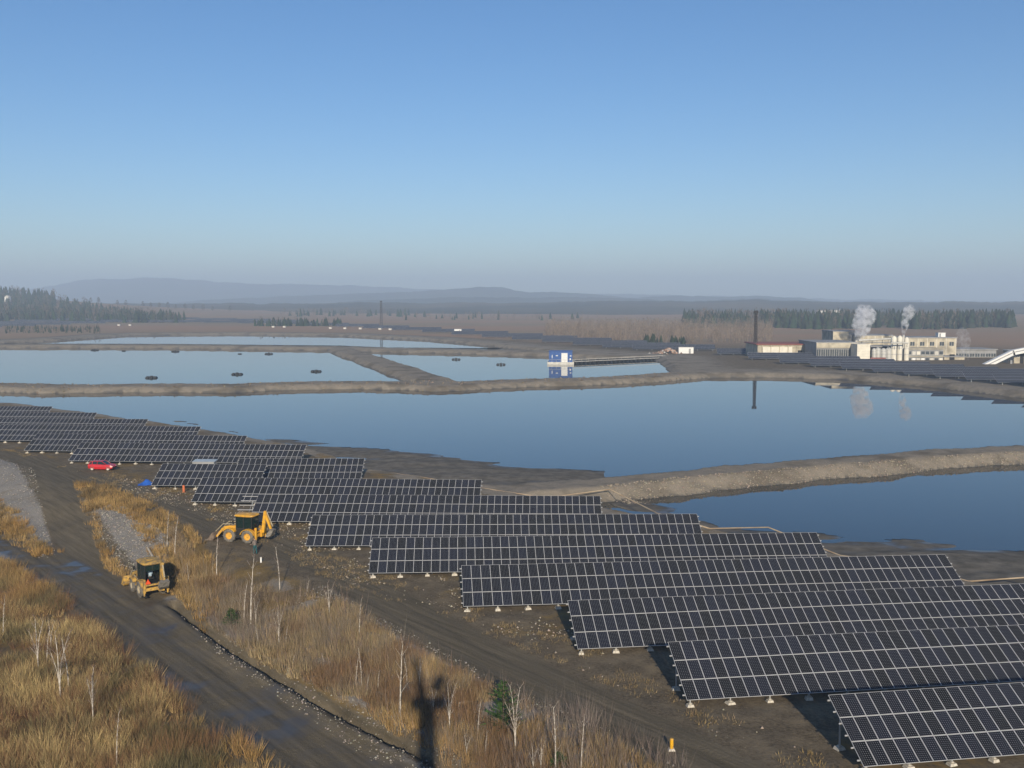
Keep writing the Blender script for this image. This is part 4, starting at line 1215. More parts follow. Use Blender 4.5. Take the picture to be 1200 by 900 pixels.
# dark floats on the far ponds
FLP = [(111, 410.5, 'far left of the pale left pond'), (205.5, 412.2, 'back middle of the pale left pond'), (315, 415, 'back right of the pale left pond'), (177.5, 443, 'near left by the long dike'),
       (278, 439, 'near middle of the pale left pond'), (370.5, 435.6, 'near right of the pale left pond'), (534.5, 421.5, 'left of the two near the crossing dike'), (587, 427.5, 'left of the blue pump house'), (145, 411.5, 'smallest, back left of the pale left pond'), (281, 415, 'small, just left of the back right float')]
for k, (px, py, s) in enumerate(FLP):
    x, y = at(px, py, ZW); sc = .5 if k > 7 else 1
    f = empty('float_raft', (x, y, ZW), random.uniform(-.1, .1), 'dark aerator raft, ' + s, 'raft', 'rafts on the far ponds')
    for q in range(3): link('float', FL, f, ((q - 1) * 1.35 * sc, 0, .15), (0, 0, 0), (sc, 1.0 * sc, .55 * sc))
    MB().box((0, 0, .40 * sc + .12), (3.4 * sc, .7 * sc, .14)).box((0, 0, .55 * sc + .1), (.7 * sc, .6 * sc, .3 * sc)).build('deck', MAT['floatb'], f)

# rubble heap where the jetty lands
def rock_verts(pts, sizes, cols):
    n = len(pts); base = np.array([[1, 0, 0], [-1, 0, 0], [0, 1, 0], [0, -1, 0], [0, 0, 1], [0, 0, -1]], float)
    v = base[None] * (sizes[:, None, None] * RNG.uniform(.55, 1.15, (n, 6, 1)))
    v[:, :, 2] *= .75
    t = RNG.uniform(0, 6.28, n); c_, s_ = np.cos(t)[:, None], np.sin(t)[:, None]
    vx = v[:, :, 0] * c_ - v[:, :, 1] * s_; vy = v[:, :, 0] * s_ + v[:, :, 1] * c_
    v = np.stack([vx, vy, v[:, :, 2]], 2) + pts[:, None, :]
    f = np.array([[0, 2, 4], [2, 1, 4], [1, 3, 4], [3, 0, 4], [2, 0, 5], [1, 2, 5], [3, 1, 5], [0, 3, 5]])
    F = (np.arange(n)[:, None, None] * 6 + f[None]).reshape(-1, 3)
    return v.reshape(-1, 3), F, np.repeat(cols, 6, 0)

def scatter(P, n, dens=None):
    lo, hi = P.min(0), P.max(0); out = np.zeros((0, 2))
    while len(out) < n:
        q = RNG.uniform(lo, hi, (n * 3, 2)); q = q[inside(P, q[:, 0], q[:, 1])]
        if dens is not None: q = q[RNG.random(len(q)) < dens(q[:, 0], q[:, 1])]
        if len(q) == 0: break
        out = np.vstack([out, q])
    return out[:n]

def stones(name, P, n, smin, smax, label, tone=(.30, .27, .23), dens=None, power=3):
    q = scatter(P, n, dens)
    z = H(q[:, 0], q[:, 1]); s = smin + (smax - smin) * RNG.random(len(q)) ** power
    c = np.array(tone)[None] * RNG.uniform(.6, 1.3, (len(q), 1)) * RNG.uniform(.93, 1.07, (len(q), 3))
    v, F, cc = rock_verts(np.column_stack([q, z + s * .2]), s, c)
    kind(link(name, tri_mesh(name, v, F, MAT['rock'], cc)), 'stuff', label)

gA = W([(-60, 535), (0, 543), (40, 556), (50, 590), (66, 640), (45, 640), (25, 610), (0, 595), (-60, 575)], -.8)
gB = W([(104, 598), (130, 590), (165, 612), (205, 640), (190, 662), (160, 665), (140, 655), (118, 625)], -.8)
stones('gravel', gA, 3000, .03, .15, 'grey gravel on the bank left of the ramp')
stones('gravel', gB, 3400, .03, .15, 'grey gravel on the bank right of the ramp')
stones('roadside_stones', W([(205, 715), (260, 745), (330, 785), (420, 838), (520, 895), (600, 950), (520, 950), (440, 895), (330, 822), (250, 768)], LOW), 1500, .02, .13, 'loose stones along the trench by the lower road', dens=lambda x, y: sstep(.4, .55, fbm(x, y, 3)) * .9 + .08)
stones('rubble', W([(135, 560), (240, 570), (350, 600), (440, 650), (560, 690), (680, 745), (800, 800), (960, 890), (1040, 960), (900, 900), (760, 820), (640, 770), (520, 715), (420, 690), (330, 640), (230, 600), (150, 578)]), 3600, .03, .16,
       'pale rubble scattered in front of the solar rows', (.31, .265, .21), dens=lambda x, y: sstep(.5, .62, fbm(x, y, 5)) * .9 + .04, power=4)
stones('scrub_stones', W([(380, 700), (470, 750), (560, 800), (640, 842), (760, 895), (820, 940), (600, 940), (520, 890), (430, 835), (330, 775), (300, 720)], -1), 5200, .02, .13, 'grey stones between scrub and track', (.27, .245, .215), dens=lambda x, y: sstep(.38, .6, fbm(x, y, 4)) * .9 + .06)
P_ = np.vstack([W([(700, 570), (800, 560), (900, 551), (1000, 543), (1100, 535), (1210, 529)], 0), W([(1210, 550), (1100, 562), (1000, 569), (900, 578), (800, 587), (735, 592)], ZW)])
stones('dike_stones', P_, 11000, .04, .22, 'rough stones facing the near side of the stony dike', (.30, .255, .20), power=4)
stones('pond_bank_stones', W([(0, 447), (170, 449), (400, 446), (520, 446), (700, 441), (800, 438), (800, 443), (700, 447), (600, 451), (520, 458), (400, 455), (300, 457), (170, 459), (0, 458)], -.6), 2600, .1, .42, 'stones and clods along the long dike', (.24, .19, .13), power=4)
x, y = at(783, 414)
q = np.column_stack([RNG.normal(x, 3.2, 130), RNG.normal(y, 2.5, 130)]); r_ = np.hypot(q[:, 0] - x, q[:, 1] - y)
zz = np.maximum(H(q[:, 0], q[:, 1]), -.4) + np.maximum(0, 2.6 - r_ * .5)
c = np.array([(.30, .2, .15)]) * RNG.uniform(.5, 1.8, (130, 1)); c[::4] = (.5, .47, .43)
v, F, cc = rock_verts(np.column_stack([q, zz]), RNG.uniform(.4, 1.1, 130), c)
tag(link('rubble_heap', tri_mesh('rubble_heap', v, F, MAT['rock'], cc)), 'brown and white rubble heap where the jetty meets the bank', 'rubble heap')

# ================================================================== VEGETATION
def blades(name, pts, z, nper, hgt, spread, width, cols, label, lean=.35, flop=0.0):
    """pts: clump centres; every blade one narrow triangle"""
    n = len(pts); k = nper; N = n * k
    base = np.repeat(np.column_stack([pts, z]), k, 0)
    hh = np.repeat(hgt, k) * RNG.uniform(.45, 1.1, N)
    sp = np.repeat(spread if np.ndim(spread) else np.full(n, spread), k)
    a = RNG.uniform(0, 6.283, N); rr_ = np.sqrt(RNG.random(N)) * sp
    base[:, 0] += np.cos(a) * rr_; base[:, 1] += np.sin(a) * rr_
    d = np.column_stack([np.cos(a) * lean * RNG.uniform(.2, 1.3, N) + RNG.normal(0, .14, N) + flop, np.sin(a) * lean * RNG.uniform(.2, 1.3, N) + RNG.normal(0, .14, N), np.ones(N)])
    d /= np.linalg.norm(d, axis=1)[:, None]
    t = RNG.uniform(0, 6.283, N); w = np.column_stack([np.cos(t), np.sin(t), np.zeros(N)]) * (width * RNG.uniform(.6, 1.4, N))[:, None]
    tip = base + d * hh[:, None]
    V = np.stack([base - w, base + w, tip], 1).reshape(-1, 3)
    F = np.arange(3 * N).reshape(-1, 3)
    cols = cols * RNG.uniform(.72, 1.25, (n, 1))
    cc = np.repeat(cols, k, 0) * RNG.uniform(.7, 1.3, (N, 1)) * RNG.uniform(.94, 1.06, (N, 3))
    kind(link(name, tri_mesh(name, V, F, MAT['veg'], np.repeat(cc, 3, 0))), 'stuff', label)

def pal(x, y, s, a, b_, c_=None, s2=3.0):
    t = sstep(.35, .65, fbm(x, y, s))[:, None]
    col = np.array(a)[None] * (1 - t) + np.array(b_)[None] * t
    if c_ is not None:
        u = sstep(.55, .72, fbm(x + 70, y - 40, s2))[:, None]; col = col * (1 - u) + np.array(c_)[None] * u
    return col

GOLD = W([(-160, 588), (0, 654), (60, 692), (120, 745), (180, 792), (240, 842), (330, 905), (400, 962), (420, 1010), (-300, 1010), (-300, 700)], LOW)
q = scatter(GOLD, 4600, lambda x, y: (.06 + .94 * sstep(.36, .54, fbm(x, y, 4))) * (1 - .75 * sstep(-24, -31, x) * sstep(66, 56, y)))
hg = .45 + 1.35 * fbm(q[:, 0], q[:, 1], 4) ** 1.3
blades('dry_grass', q, H(q[:, 0], q[:, 1]) - .05, 46, hg, RNG.uniform(.25, .6, len(q)), .018, pal(q[:, 0], q[:, 1], 9, (.34, .215, .085), (.47, .345, .16), (.17, .14, .07)), 'tall golden dry grass covering the slope left of the lower road', .6)
q = scatter(GOLD, 1000, lambda x, y: sstep(.45, .62, fbm(x + 9, y + 5, 7)))
blades('dry_brushwood', q, H(q[:, 0], q[:, 1]), 60, RNG.uniform(1.0, 2.0, len(q)), .5, .009, pal(q[:, 0], q[:, 1], 6, (.17, .09, .05), (.24, .14, .07)), 'reddish brown leafless brushwood among the golden grass', .6)
G2 = W([(-40, 570), (0, 590), (25, 606), (48, 636), (72, 647), (40, 654), (0, 627), (-60, 600)], LOW)
q = scatter(G2, 420); blades('dry_grass', q, H(q[:, 0], q[:, 1]), 30, RNG.uniform(.4, 1.0, len(q)), .4, .02, pal(q[:, 0], q[:, 1], 5, (.33, .20, .07), (.36, .24, .10), (.2, .14, .06)), 'golden grass strip at the foot of the left gravel bank')
G3 = W([(88, 574), (125, 578), (190, 606), (228, 634), (262, 685), (240, 725), (190, 672), (150, 612), (112, 602), (118, 628), (152, 670), (126, 657), (100, 608)], -1)
q = scatter(G3, 900, lambda x, y: .25 + .75 * sstep(.42, .6, fbm(x, y, 3.5)))
blades('dry_grass', q, H(q[:, 0], q[:, 1]), 30, RNG.uniform(.35, 1.0, len(q)), .42, .02, pal(q[:, 0], q[:, 1], 5, (.31, .19, .07), (.38, .25, .10), (.19, .13, .06)), 'golden grass along the ramp and the bank by the muddy backhoe')
SCRUB = W([(200, 632), (228, 662), (280, 694), (340, 708), (395, 718), (465, 768), (550, 817), (632, 858), (730, 905), (795, 945), (820, 960), (560, 950), (510, 880), (440, 840), (370, 800), (300, 762), (250, 728), (215, 690)], -1.2)
q = scatter(SCRUB, 2400, lambda x, y: .04 + .96 * sstep(.46, .62, fbm(x, y, 5)))
blades('scrub_grass', q, H(q[:, 0], q[:, 1]), 28, RNG.uniform(.3, 1.0, len(q)), .42, .018, pal(q[:, 0], q[:, 1], 7, (.35, .235, .105), (.33, .25, .14), (.22, .14, .075)), 'dry grass tufts in the scrub between road and solar rows')
q = scatter(SCRUB, 1150, lambda x, y: .1 + .9 * sstep(.44, .6, fbm(x + 20, y + 7, 4)))
blades('scrub_twigs', q, H(q[:, 0], q[:, 1]), 26, RNG.uniform(.5, 1.9, len(q)), .45, .006, pal(q[:, 0], q[:, 1], 6, (.23, .17, .115), (.27, .22, .165), (.25, .16, .095)), 'leafless brown twigs of young saplings in the scrub', .5)
q = scatter(SCRUB, 620); blades('saplings', q, H(q[:, 0], q[:, 1]), 3, RNG.uniform(1.2, 3.0, len(q)), .35, .010, pal(q[:, 0], q[:, 1], 3, (.30, .25, .20), (.20, .14, .11)), 'thin bare upright saplings crowding the scrub', .12)
RED = W([(625, 862), (680, 860), (760, 895), (800, 940), (600, 960), (585, 900)], -1.5)
q = scatter(RED, 95); blades('scrub_twigs', q, H(q[:, 0], q[:, 1]), 22, RNG.uniform(1.0, 2.6, len(q)), .5, .008, pal(q[:, 0], q[:, 1], 4, (.19, .145, .12), (.24, .195, .165)), 'dense purplish leafless thicket at the bottom edge', .45)
TERR = W([(-20, 520), (90, 545), (200, 570), (300, 612), (420, 662), (560, 712), (690, 760), (820, 826), (1000, 905), (1040, 960), (900, 890), (780, 830), (650, 775), (520, 722), (400, 690), (330, 650), (230, 602), (90, 556)])
q = scatter(TERR, 700, lambda x, y: sstep(.52, .62, fbm(x, y, 4)))
blades('terrace_grass', q, H(q[:, 0], q[:, 1]), 16, RNG.uniform(.10, .35, len(q)), .4, .016, pal(q[:, 0], q[:, 1], 7, (.26, .185, .08), (.24, .18, .10)), 'short withered grass in front of the solar rows')

def birch_mesh(seed, forked):
    rg = random.Random(seed); t = MB(); tips = []
    def stem(x, y, z0, hgt, r0, lx, ly):
        pts = []; n = 7
        for i in range(n):
            f = i / (n - 1); pts.append((x + lx * f * f + rg.uniform(-.03, .03) * f, y + ly * f * f + rg.uniform(-.03, .03) * f, z0 + hgt * f))
        t.path(pts, [r0 * (1 - .82 * i / (n - 1)) + .004 for i in range(n)], 6); return pts
    stems = [stem(0, 0, -.1, 4.1, .05, rg.uniform(-.35, .35), rg.uniform(-.3, .3))]
    if forked:
        stems.append(stem(0, 0, .9, 2.9, .036, rg.uniform(.3, .6), rg.uniform(-.3, .3)))
        if rg.random() < .5: stems.append(stem(0, 0, .4, 2.6, .03, rg.uniform(-.7, -.4), rg.uniform(-.2, .2)))
    for pts in stems:
        for i in range(2, 7):
            for _ in range(2):
                a = rg.uniform(0, 6.28); L_ = rg.uniform(.4, .95) * (1.15 - i * .09); p = Vector(pts[i])
                q_ = p + Vector((math.cos(a) * L_ * .55, math.sin(a) * L_ * .55, L_ * .85)); tips.append((p, q_)); t.tube(p, q_, .012, .004, 3, caps=False)
    V = []; F = []
    for p, q_ in tips:
        for _ in range(16):
            b2 = p.lerp(q_, rg.uniform(.25, 1)); d = Vector((rg.gauss(0, .6), rg.gauss(0, .6), rg.uniform(-.1, 1))).normalized() * rg.uniform(.2, .5); w = Vector((rg.gauss(0, 1), rg.gauss(0, 1), 0)).normalized() * .007
            k = len(V); V += [b2 - w, b2 + w, b2 + d]; F.append((k, k + 1, k + 2))
    col = np.array([(.17, .115, .085)]) * np.repeat(np.array([[rg.uniform(.7, 1.4)] for _ in F]), 3, 0)
    return t.mesh('trunk', MAT['bark']), tri_mesh('crown', [tuple(p) for p in V], F, MAT['veg'], col)
BM = [birch_mesh(s, s % 2) for s in range(8)]
BIRCH = [  # base x, base y, top y, variant, label
    (4, 747, 703, 0, 'white birch at the left edge above the golden grass'), (45, 788, 727, 1, 'leaning forked birch, left one of the golden slope pair'),
    (55, 782, 738, 2, 'thin birch just right of the leaning forked one on the golden slope'), (71, 822, 742, 3, 'tall forked birch in the middle of the golden slope'),
    (81, 815, 750, 4, 'straight birch right beside the tall forked one on the golden slope'), (109, 846, 784, 5, 'birch with side stems low on the golden slope'),
    (137, 900, 838, 6, 'bright birch cut by the bottom edge on the golden slope'), (60, 762, 728, 7, 'small birch highest up on the golden slope'),
    (196, 642, 603, 0, 'slim bare birch left of the pair behind the muddy backhoe'), (205, 652, 608, 2, 'slim bare birch right of the pair behind the muddy backhoe'),
    (221, 682, 660, 4, 'short birch stump-like stem right of the muddy backhoe'), (254, 677, 628, 6, 'bare pole birch below the front bucket of the clean backhoe'),
    (286, 728, 682, 2, 'birch left of the close trio beside the small dark spruce bush'), (294, 731, 655, 0, 'tallest birch of the close trio beside the spruce bush'),
    (300, 734, 702, 7, 'short birch of the close trio beside the spruce bush'), (328, 694, 642, 4, 'lone straight birch right below the person'),
    (327, 757, 716, 1, 'forked birch in the scrub above the trench'), (335, 758, 735, 6, 'small birch next to the forked one above the trench'),
    (302, 757, 735, 4, 'short leaning birch close to the trench'), (386, 722, 684, 3, 'forked birch at the terrace edge above the trench'),
    (360, 694, 680, 2, 'short birch stub at the terrace edge'), (343, 782, 768, 6, 'tiny birch in the thin grass by the trench'), (380, 782, 766, 4, 'tiny birch stem near the bend of the trench'),
    (421, 747, 704, 6, 'birch with a reddish crown at the terrace edge track'), (417, 808, 770, 2, 'left birch of the pair left of the tower shadow'), (424, 808, 760, 4, 'right birch of the pair left of the tower shadow'),
    (443, 808, 788, 6, 'short birch between the pair and the long birch'), (430, 812, 792, 0, 'thin stem right beside the pair left of the tower shadow'), (469, 840, 757, 0, 'long slender birch just left of the tower shadow'),
    (477, 802, 772, 4, 'short straight birch at the shadow head, left side'), (492, 803, 774, 5, 'forked small birch inside the shadow head'), (508, 836, 808, 1, 'leaning birch at the right rim of the tower shadow'),
    (527, 857, 802, 3, 'forked birch right of the tower shadow'), (560, 860, 822, 2, 'single birch between the tower shadow and the green spruce'), (547, 886, 862, 7, 'short leaning birch low between shadow and spruce'),
    (569, 888, 860, 6, 'small birch low left of the tall forked birch'), (604, 882, 806, 1, 'bright tall forked birch beside the green spruce'), (625, 908, 872, 3, 'reddish forked sapling at the bottom edge'),
    (651, 908, 828, 4, 'tall slender birch at the bottom edge, left of the last one'), (681, 904, 842, 0, 'tall bare birch farthest right at the bottom edge'), (634, 906, 868, 5, 'forked birch in the thicket right of the reddish sapling'),
]
for bx, by, ty, k, lb in BIRCH:
    x, y, z = gat(bx, by)
    hgt = abs(pos(bx, ty, y)[2] - z) * 1.03
    e = empty('birch_tree', (x, y, z), random.uniform(-.5, .5), lb, 'birch', 'young birches in the scrub')
    s = hgt / 4.1; e.scale = (max(s, .55), max(s, .55), s)
    link('trunk', BM[k][0], e); link('crown', BM[k][1], e)

def spruce_mesh(seed, hgt, rad, n_whorl):
    rg = random.Random(seed); V = []; F = []; col = []
    for i in range(n_whorl):
        f = i / n_whorl; z = hgt * (.06 + .90 * f); L0 = rad * (1 - f) ** .75 + .08
        for k in range(11):
            a = rg.uniform(0, 6.28); L_ = L0 * rg.uniform(.7, 1.12); up = rg.uniform(.05, .5)
            for m in range(7):
                t0 = rg.uniform(.1, .9); b2 = Vector((math.cos(a) * L_ * t0, math.sin(a) * L_ * t0, z + L_ * t0 * up - .05 * t0)); aa = a + rg.uniform(-.9, .9)
                d = Vector((math.cos(aa), math.sin(aa), rg.uniform(.0, .7))) * L_ * rg.uniform(.22, .45); w = Vector((-math.sin(aa), math.cos(aa), rg.uniform(-.6, .6))) * rg.uniform(.03, .06)
                q_ = len(V); V += [b2 - w, b2 + w, b2 + d]; F.append((q_, q_ + 1, q_ + 2)); g = rg.uniform(.6, 1.5); col += [(.050 * g, .095 * g, .028 * g)] * 3
    t = MB().path([(0, 0, -.1), (0, 0, hgt * .5), (0, 0, hgt)], [.06, .04, .01], 6)
    return t.mesh('trunk', MAT['darkbark']), tri_mesh('crown', V, F, MAT['veg'], np.array(col))
for bx, by, ty, rad, lb in [(590, 852, 793, 1.25, 'bushy dark green spruce left of the tall forked birch'), (271, 734, 711, .75, 'small dark green spruce bush beside the birch trio'), (655, 902, 880, .5, 'little green spruce half hidden in the bottom thicket')]:
    x, y, z = gat(bx, by); hgt = pos(bx, ty, y)[2] - z
    e = empty('spruce_tree', (x, y, z), 0, lb, 'spruce', 'small spruces in the scrub')
    tr_, cr_ = spruce_mesh(int(bx), hgt, rad, 12); link('trunk', tr_, e); link('crown', cr_, e)

# ---- far trees
def conifers(P):
    n = len(P); k = 6; V = []; F = []; cc = []
    for x, y, z, h, g in P:
        r0 = h * random.uniform(.19, .32)
        for lo, hi, rr_ in ((.03, .62, 1), (.30, .86, .8), (.56, 1.0, .55)):
            b0 = len(V); a0 = random.random() * 6
            for q_ in range(k):
                t = a0 + 6.283 * q_ / k; s = r0 * rr_ * random.uniform(.7, 1.25); V.append((x + math.cos(t) * s, y + math.sin(t) * s, z + h * (lo + random.uniform(-.04, .04))))
                cc.append([c_ * g * random.uniform(.7, 1.2) for c_ in (.028, .043, .024)])
            V.append((x, y, z + h * hi)); cc.append([c_ * g for c_ in (.034, .05, .028)])
            F += [(b0 + q_, b0 + (q_ + 1) % k, b0 + k) for q_ in range(k)]
    return np.array(V), np.array(F), np.array(cc)
def bare_trees(P, col=(.135, .105, .082), nt=46, wid=.16):
    V = []; F = []; cc = []
    for x, y, z, h, g in P:
        def tri(p, q_, r_, c_):
            k = len(V); V.extend([p, q_, r_]); F.append((k, k + 1, k + 2)); cc.extend([c_] * 3)
        tri((x - .2, y, z), (x + .2, y, z), (x, y, z + h * .8), [c_ * .8 * g for c_ in col])
        for _ in range(nt):
            a = random.random() * 6.28; f = random.uniform(.22, .98); rr_ = h * .27 * math.sqrt(random.random()) * math.sin(math.pi * min(1, f * .9 + .1)) ** .6
            bx, by, bz = x + math.cos(a) * rr_, y + math.sin(a) * rr_, z + h * f
            d = h * random.uniform(.07, .18); s = random.uniform(.6, 1.5) * wid * (h / 9); t = random.random() * 6.28; gg = g * random.uniform(.7, 1.3)
            tri((bx - s * math.cos(t), by - s * math.sin(t), bz), (bx + s * math.cos(t), by + s * math.sin(t), bz), (bx + math.cos(a) * d * .5, by + math.sin(a) * d * .5, bz + d), [c_ * gg for c_ in col])
    return np.array(V), np.array(F), np.array(cc)
def wood(name, P, label, deciduous=0.0, **kw):
    if deciduous >= 1: A, B = [], P
    elif deciduous:
        cut = [random.random() < deciduous for _ in P]; A = [p for p, c_ in zip(P, cut) if not c_]; B = [p for p, c_ in zip(P, cut) if c_]
    else: A, B = P, []
    parts = ([conifers(A)] if A else []) + ([bare_trees(B, **kw)] if B else [])
    V = np.vstack([p[0] for p in parts]); cc = np.vstack([p[2] for p in parts]); F = parts[0][1]
    if len(parts) > 1: F = np.vstack([F, parts[1][1] + len(parts[0][0])])
    kind(link(name, tri_mesh(name, V, F, MAT['veg'], cc)), 'stuff', label)
def grow(n, cond, ylo, yhi, pxlo, pxhi, h0, h1):
    out = []
    while len(out) < n:
        y = random.uniform(ylo, yhi); px = random.uniform(pxlo, pxhi)
        if not cond(px, y): continue
        out.append(((px - 600) / FPX * y, y, random.uniform(h0, h1), random.uniform(.7, 1.35)))
    zz_ = H(np.array([o[0] for o in out]), np.array([o[1] for o in out])) - .3
    return [(o[0], o[1], z_, o[2], o[3]) for o, z_ in zip(out, zz_)]
wood('wood', grow(1350, lambda px, y: y < 1130 + 560 * max(0, min(1, (225 - px) / 150)) ** .8, 1120, 1700, -140, 218, 9, 15), 'hazy mixed wood on the left horizon', .34, col=(.11, .085, .065))
wood('wood', grow(130, lambda px, y: True, 1640, 1760, -120, 66, 15, 21), 'tall dark trees on the hilltop at the upper left', .2)
wood('wood', grow(760, lambda px, y: y > 880 + (px - 880) * .05 + 40 * math.sin(px * .05) and float(vnoise(px, y, 22)) > .25, 870, 1120, 890, 1186, 8, 18), 'dark dense conifer wood behind the factory', .22, nt=40)
wood('wood', grow(260, lambda px, y: True, 930, 1250, 800, 905, 8, 17), 'dark conifer wood left of the factory wood', .35)
wood('bare_thicket', grow(1700, lambda px, y: y > 560 + (px - 640) * -.9 + 90, 600, 1000, 640, 905, 5, 10), 'grey leafless thicket beyond the far solar band', 1.1, nt=26, wid=.12, col=(.19, .15, .115))
wood('tree_belt', grow(60, lambda px, y: True, 985, 1015, 298, 402, 6, 10), 'short dark conifer belt on the far brown field', .25)
wood('tree_belt', grow(70, lambda px, y: True, 1500, 1700, 330, 480, 8, 13), 'faint tree belt behind the dark conifer belt', .6)
wood('tree_belt', grow(55, lambda px, y: True, 1250, 1500, 470, 700, 5, 11), 'scattered faint trees on the far field', .7)
wood('conifer_clump', grow(16, lambda px, y: True, 560, 590, 756, 775, 4, 7), 'few green conifers behind the container by the jetty')
wood('conifer_clump', grow(14, lambda px, y: True, 560, 590, 785, 802, 3, 6), 'green conifers right of the container by the jetty')
wood('bank_bushes', grow(260, lambda px, y: True, 770, 930, 5, 118, 1.5, 4.5), 'dark low bushes on the far left pond bank', .7, col=(.07, .065, .04))
for k, (px, py) in enumerate([(108, 352), (117, 352.5), (139, 352), (149, 353), (169, 354), (178, 354.5), (188, 355), (198, 356), (207, 357), (218, 358), (228, 358), (239, 359), (250, 360), (270, 361)]):
    y = 1750; x = (px - 600) / FPX * y; zb_ = float(H(np.array([x]), np.array([y]))[0])
    h = random.uniform(8, 12)
    e = empty('field_tree', (x, y, zb_), random.random() * 6, f'{ORD[k]} round bare tree from the left in the row on the field ridge', 'tree', 'row of trees on the field ridge')
    V, F, cc = bare_trees([(0, 0, 0, h, .75)], (.09, .075, .06), 110, .26); link('crown', tri_mesh('crown', V, F, MAT['veg'], cc), e)
    MB().path([(0, 0, -.5), (.1, 0, h * .3), (0, 0, h * .7)], [.35, .26, .1], 6).build('trunk', MAT['darkbark'], e)
# white building far right and farm at the far left
D = 1400; x0, x1 = span(957, 986, D); zb_ = zt(366.5, D)
e = empty('farm_hall', ((x0 + x1) / 2, D, zb_), 0, 'long white farm hall far behind the wood', 'building')
MB().box((0, 5, 0), (x1 - x0, 10, 6)).build('wall', MAT['white'], e); MB().prism([(-1, 0), (6, 2.6), (13, 0)], 0, 1).build('gable', MAT['white'], e, ((x1 - x0) / 2 - .5, -1, 3), (0, 0, R(90))); MB().box((0, 5, 3.2), (x1 - x0 + 1, 11, .4)).build('roof', MAT['dirtywhite'], e)
x, y, z = pos(8, 350, 1500)
e = empty('white_house', (x, y, z - 3), 0, 'tiny white house among trees at the upper left edge', 'house')
MB().box((0, 3, 1.5), (7, 6, 7)).build('wall', MAT['white'], e); MB().prism([(-4, 0), (0, 3), (4, 0)], -.4, 6.4).build('roof', MAT['dirtywhite'], e, (0, 0, 5.0))

# ================================================================== SMALL THINGS NEAR BY
pp = [gat(px, py) for px, py in [(425, 551), (460, 554), (500, 560), (560, 571), (640, 584), (715, 596), (770, 607), (832, 620), (900, 634), (985, 651), (1060, 664), (1135, 681), (1200, 694), (1300, 715)]]
tag(MB().path([(a_, b2, .02 + .03 * (k % 2)) for k, (a_, b2, c_) in enumerate(pp)], [.075] * len(pp), 8).build('pipeline', MAT['rust'], smooth=True), 'long rusty pale pipe lying along the pond edge behind the rows', 'pipe')
x, y, z = gat(787, 879)
e = empty('marker_post', (x, y, z), 0, 'yellow marker post in a concrete foot beside the track', 'post')
MB().tube((0, 0, .05), (0, 0, .64), .10, n=12).build('tube', MAT['marker'], e); MB().tube((0, 0, .62), (0, 0, .68), .115, .09, 12).build('cap', MAT['rim_y'], e); MB().box((0, 0, .02), (.46, .42, .18), taper=(.6, .6)).build('footing', MAT['concrete'], e)
x, y, z = gat(306, 659)
e = empty('marker_stake', (x, y, z), 0, 'short white marker stake beside the person', 'stake')
MB().box((0, 0, .2), (.14, .12, .56)).build('stake', MAT['white'], e); MB().box((0, 0, .49), (.18, .15, .07)).build('cap', MAT['dirtywhite'], e)
# blue tarp: crumpled sheet over a heap
x, y, z = gat(172, 568)
V = []; n = 12
for i in range(n):
    for j in range(n):
        u, v_ = i / (n - 1) - .5, j / (n - 1) - .5; r_ = math.hypot(u, v_)
        V.append((u * 2.3, v_ * 1.6, max(.02, .75 * math.exp(-(r_ / .3) ** 2)) + random.uniform(-.05, .07)))
F = [(i * n + j, (i + 1) * n + j, (i + 1) * n + j + 1, i * n + j + 1) for i in range(n - 1) for j in range(n - 1)]
tag(link('tarp', tri_mesh('tarp', V, F, MAT['tarp']), None, (x, y, z + .02), (0, 0, .3)), 'crumpled blue tarp at the left end of a short solar row', 'tarp')
x, y = at(240, 539.5, .9)
e = empty('module_pallet', (x, y, 0), R(-3), 'pale plastic sheet over a pallet between two solar rows', 'pallet')
MB().box((0, 0, .12), (3.6, 1.7, .16)).build('pallet', MAT['wood'], e); MB().box((0, 0, .50), (3.4, 1.5, .60)).build('stack', MAT['greyclad'], e); MB().box((0, .1, .86), (3.5, 1.5, .05), rot=(R(6), 0, 0)).build('sheet', MAT['pale'], e)
x, y, z = gat(215.5, 577)
e = empty('orange_post', (x, y, z), 0, 'orange red prop post under the edge of a short solar row', 'post')
MB().box((0, 0, .45), (.26, .22, 1.0)).build('shaft', MAT['orange'], e); MB().box((0, 0, .0), (.4, .35, .14)).build('foot', MAT['orange'], e)
def pole(a_, b2, r_, label, lift=(.05, .05)):
    p, q_ = gat(*a_), gat(*b2); p = Vector(p) + Vector((0, 0, lift[0])); q_ = Vector(q_) + Vector((0, 0, lift[1]))
    m_ = p.lerp(q_, .5) + Vector((0, .05, .03))
    tag(MB().path([p, m_, q_], [r_, r_ * .9, r_ * .6], 7).build('fallen_pole', MAT['wood']), label, 'pole')
pole((187, 670), (173, 648), .14, 'pale fallen pole leaning behind the muddy backhoe', (.1, .6))
pole((120, 604), (128, 598), .09, 'pale log lying on the right gravel bank')
pole((536, 826), (553, 823), .09, 'pale log lying in the scrub left of the green spruce')
pole((137, 665), (144, 662), .06, 'small pale pole at the ramp edge by the muddy backhoe')

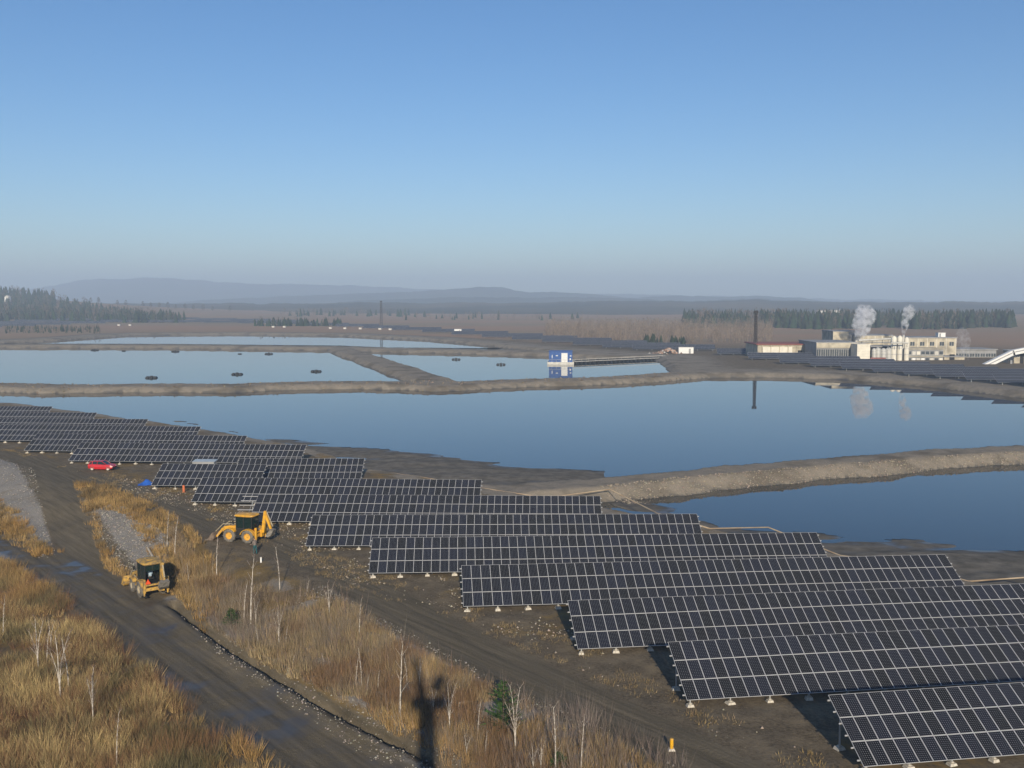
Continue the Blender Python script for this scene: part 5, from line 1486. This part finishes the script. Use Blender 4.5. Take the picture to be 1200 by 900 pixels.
# unseen mast the picture is taken from (only its shadow shows)
mz = LOW - .5
tw = empty('lookout_mast', (.15, -1.3, mz), 0, 'tall lookout mast whose shadow falls across the scrub', 'mast')
MB().tube((0, 0, 0), (0, 0, 26.0), .70, .58, 12).build('shaft', MAT['greyclad'], tw)
MB().box((.1, 0, 26.1), (2.3, 1.8, .2)).build('platform', MAT['steel'], tw)
rl = MB()
for sx, sy in ((-1.3, -1), (-1.3, 1), (1.4, -1), (1.4, 1), (0, -1)): rl.tube((sx, sy, 26.2), (sx, sy, 27.3), .04, n=5)
for h_ in (26.7, 27.3): rl.tube((-1.3, -1, h_), (1.4, -1, h_), .035, n=5).tube((-1.3, -1, h_), (-1.3, 1, h_), .035, n=5).tube((1.4, -1, h_), (1.4, 1, h_), .035, n=5)
rl.build('railing', MAT['steel'], tw)
MB().box((-.42, -.3, 27.7), (.6, .5, 3.0), rot=(0, -.16, 0), taper=(.5, .8)).build('shadow_block', MAT['greyclad'], tw)  # unseen block added to cast the figure-like left lobe of the mast shadow
MB().box((.85, -.5, 27.6), (.8, .5, 1.0), rot=(0, .5, 0), taper=(.6, .8)).tube((.95, -.5, 26.2), (.95, -.5, 27.2), .12, n=6).build('floodlight', MAT['black'], tw)  # no lamp: unseen block and stem added to shape the shadow's right lobe

# ================================================================== HAZE
hz = MB().box((0, 0, 95), (17000, 17000, 240)).build('haze', bpy.data.materials.new('haze'))
kind(hz, 'stuff', 'thin blue winter haze over the whole landscape')
hm = hz.data.materials[0]; hm.use_nodes = True
for n in list(hm.node_tree.nodes):
    if n.type != 'OUTPUT_MATERIAL': hm.node_tree.nodes.remove(n)
ho = next(n for n in hm.node_tree.nodes if n.type == 'OUTPUT_MATERIAL')
hv = hm.node_tree.nodes.new('ShaderNodeVolumePrincipled')
hv.inputs['Color'].default_value = (.66, .81, 1.0, 1)
hv.inputs['Density'].default_value = HAZE_DENSITY
hv.inputs['Anisotropy'].default_value = 0.0
hv.inputs['Density Attribute'].default_value = ''
hv.inputs['Temperature Attribute'].default_value = ''
hm.node_tree.links.new(hv.outputs[0], ho.inputs['Volume'])
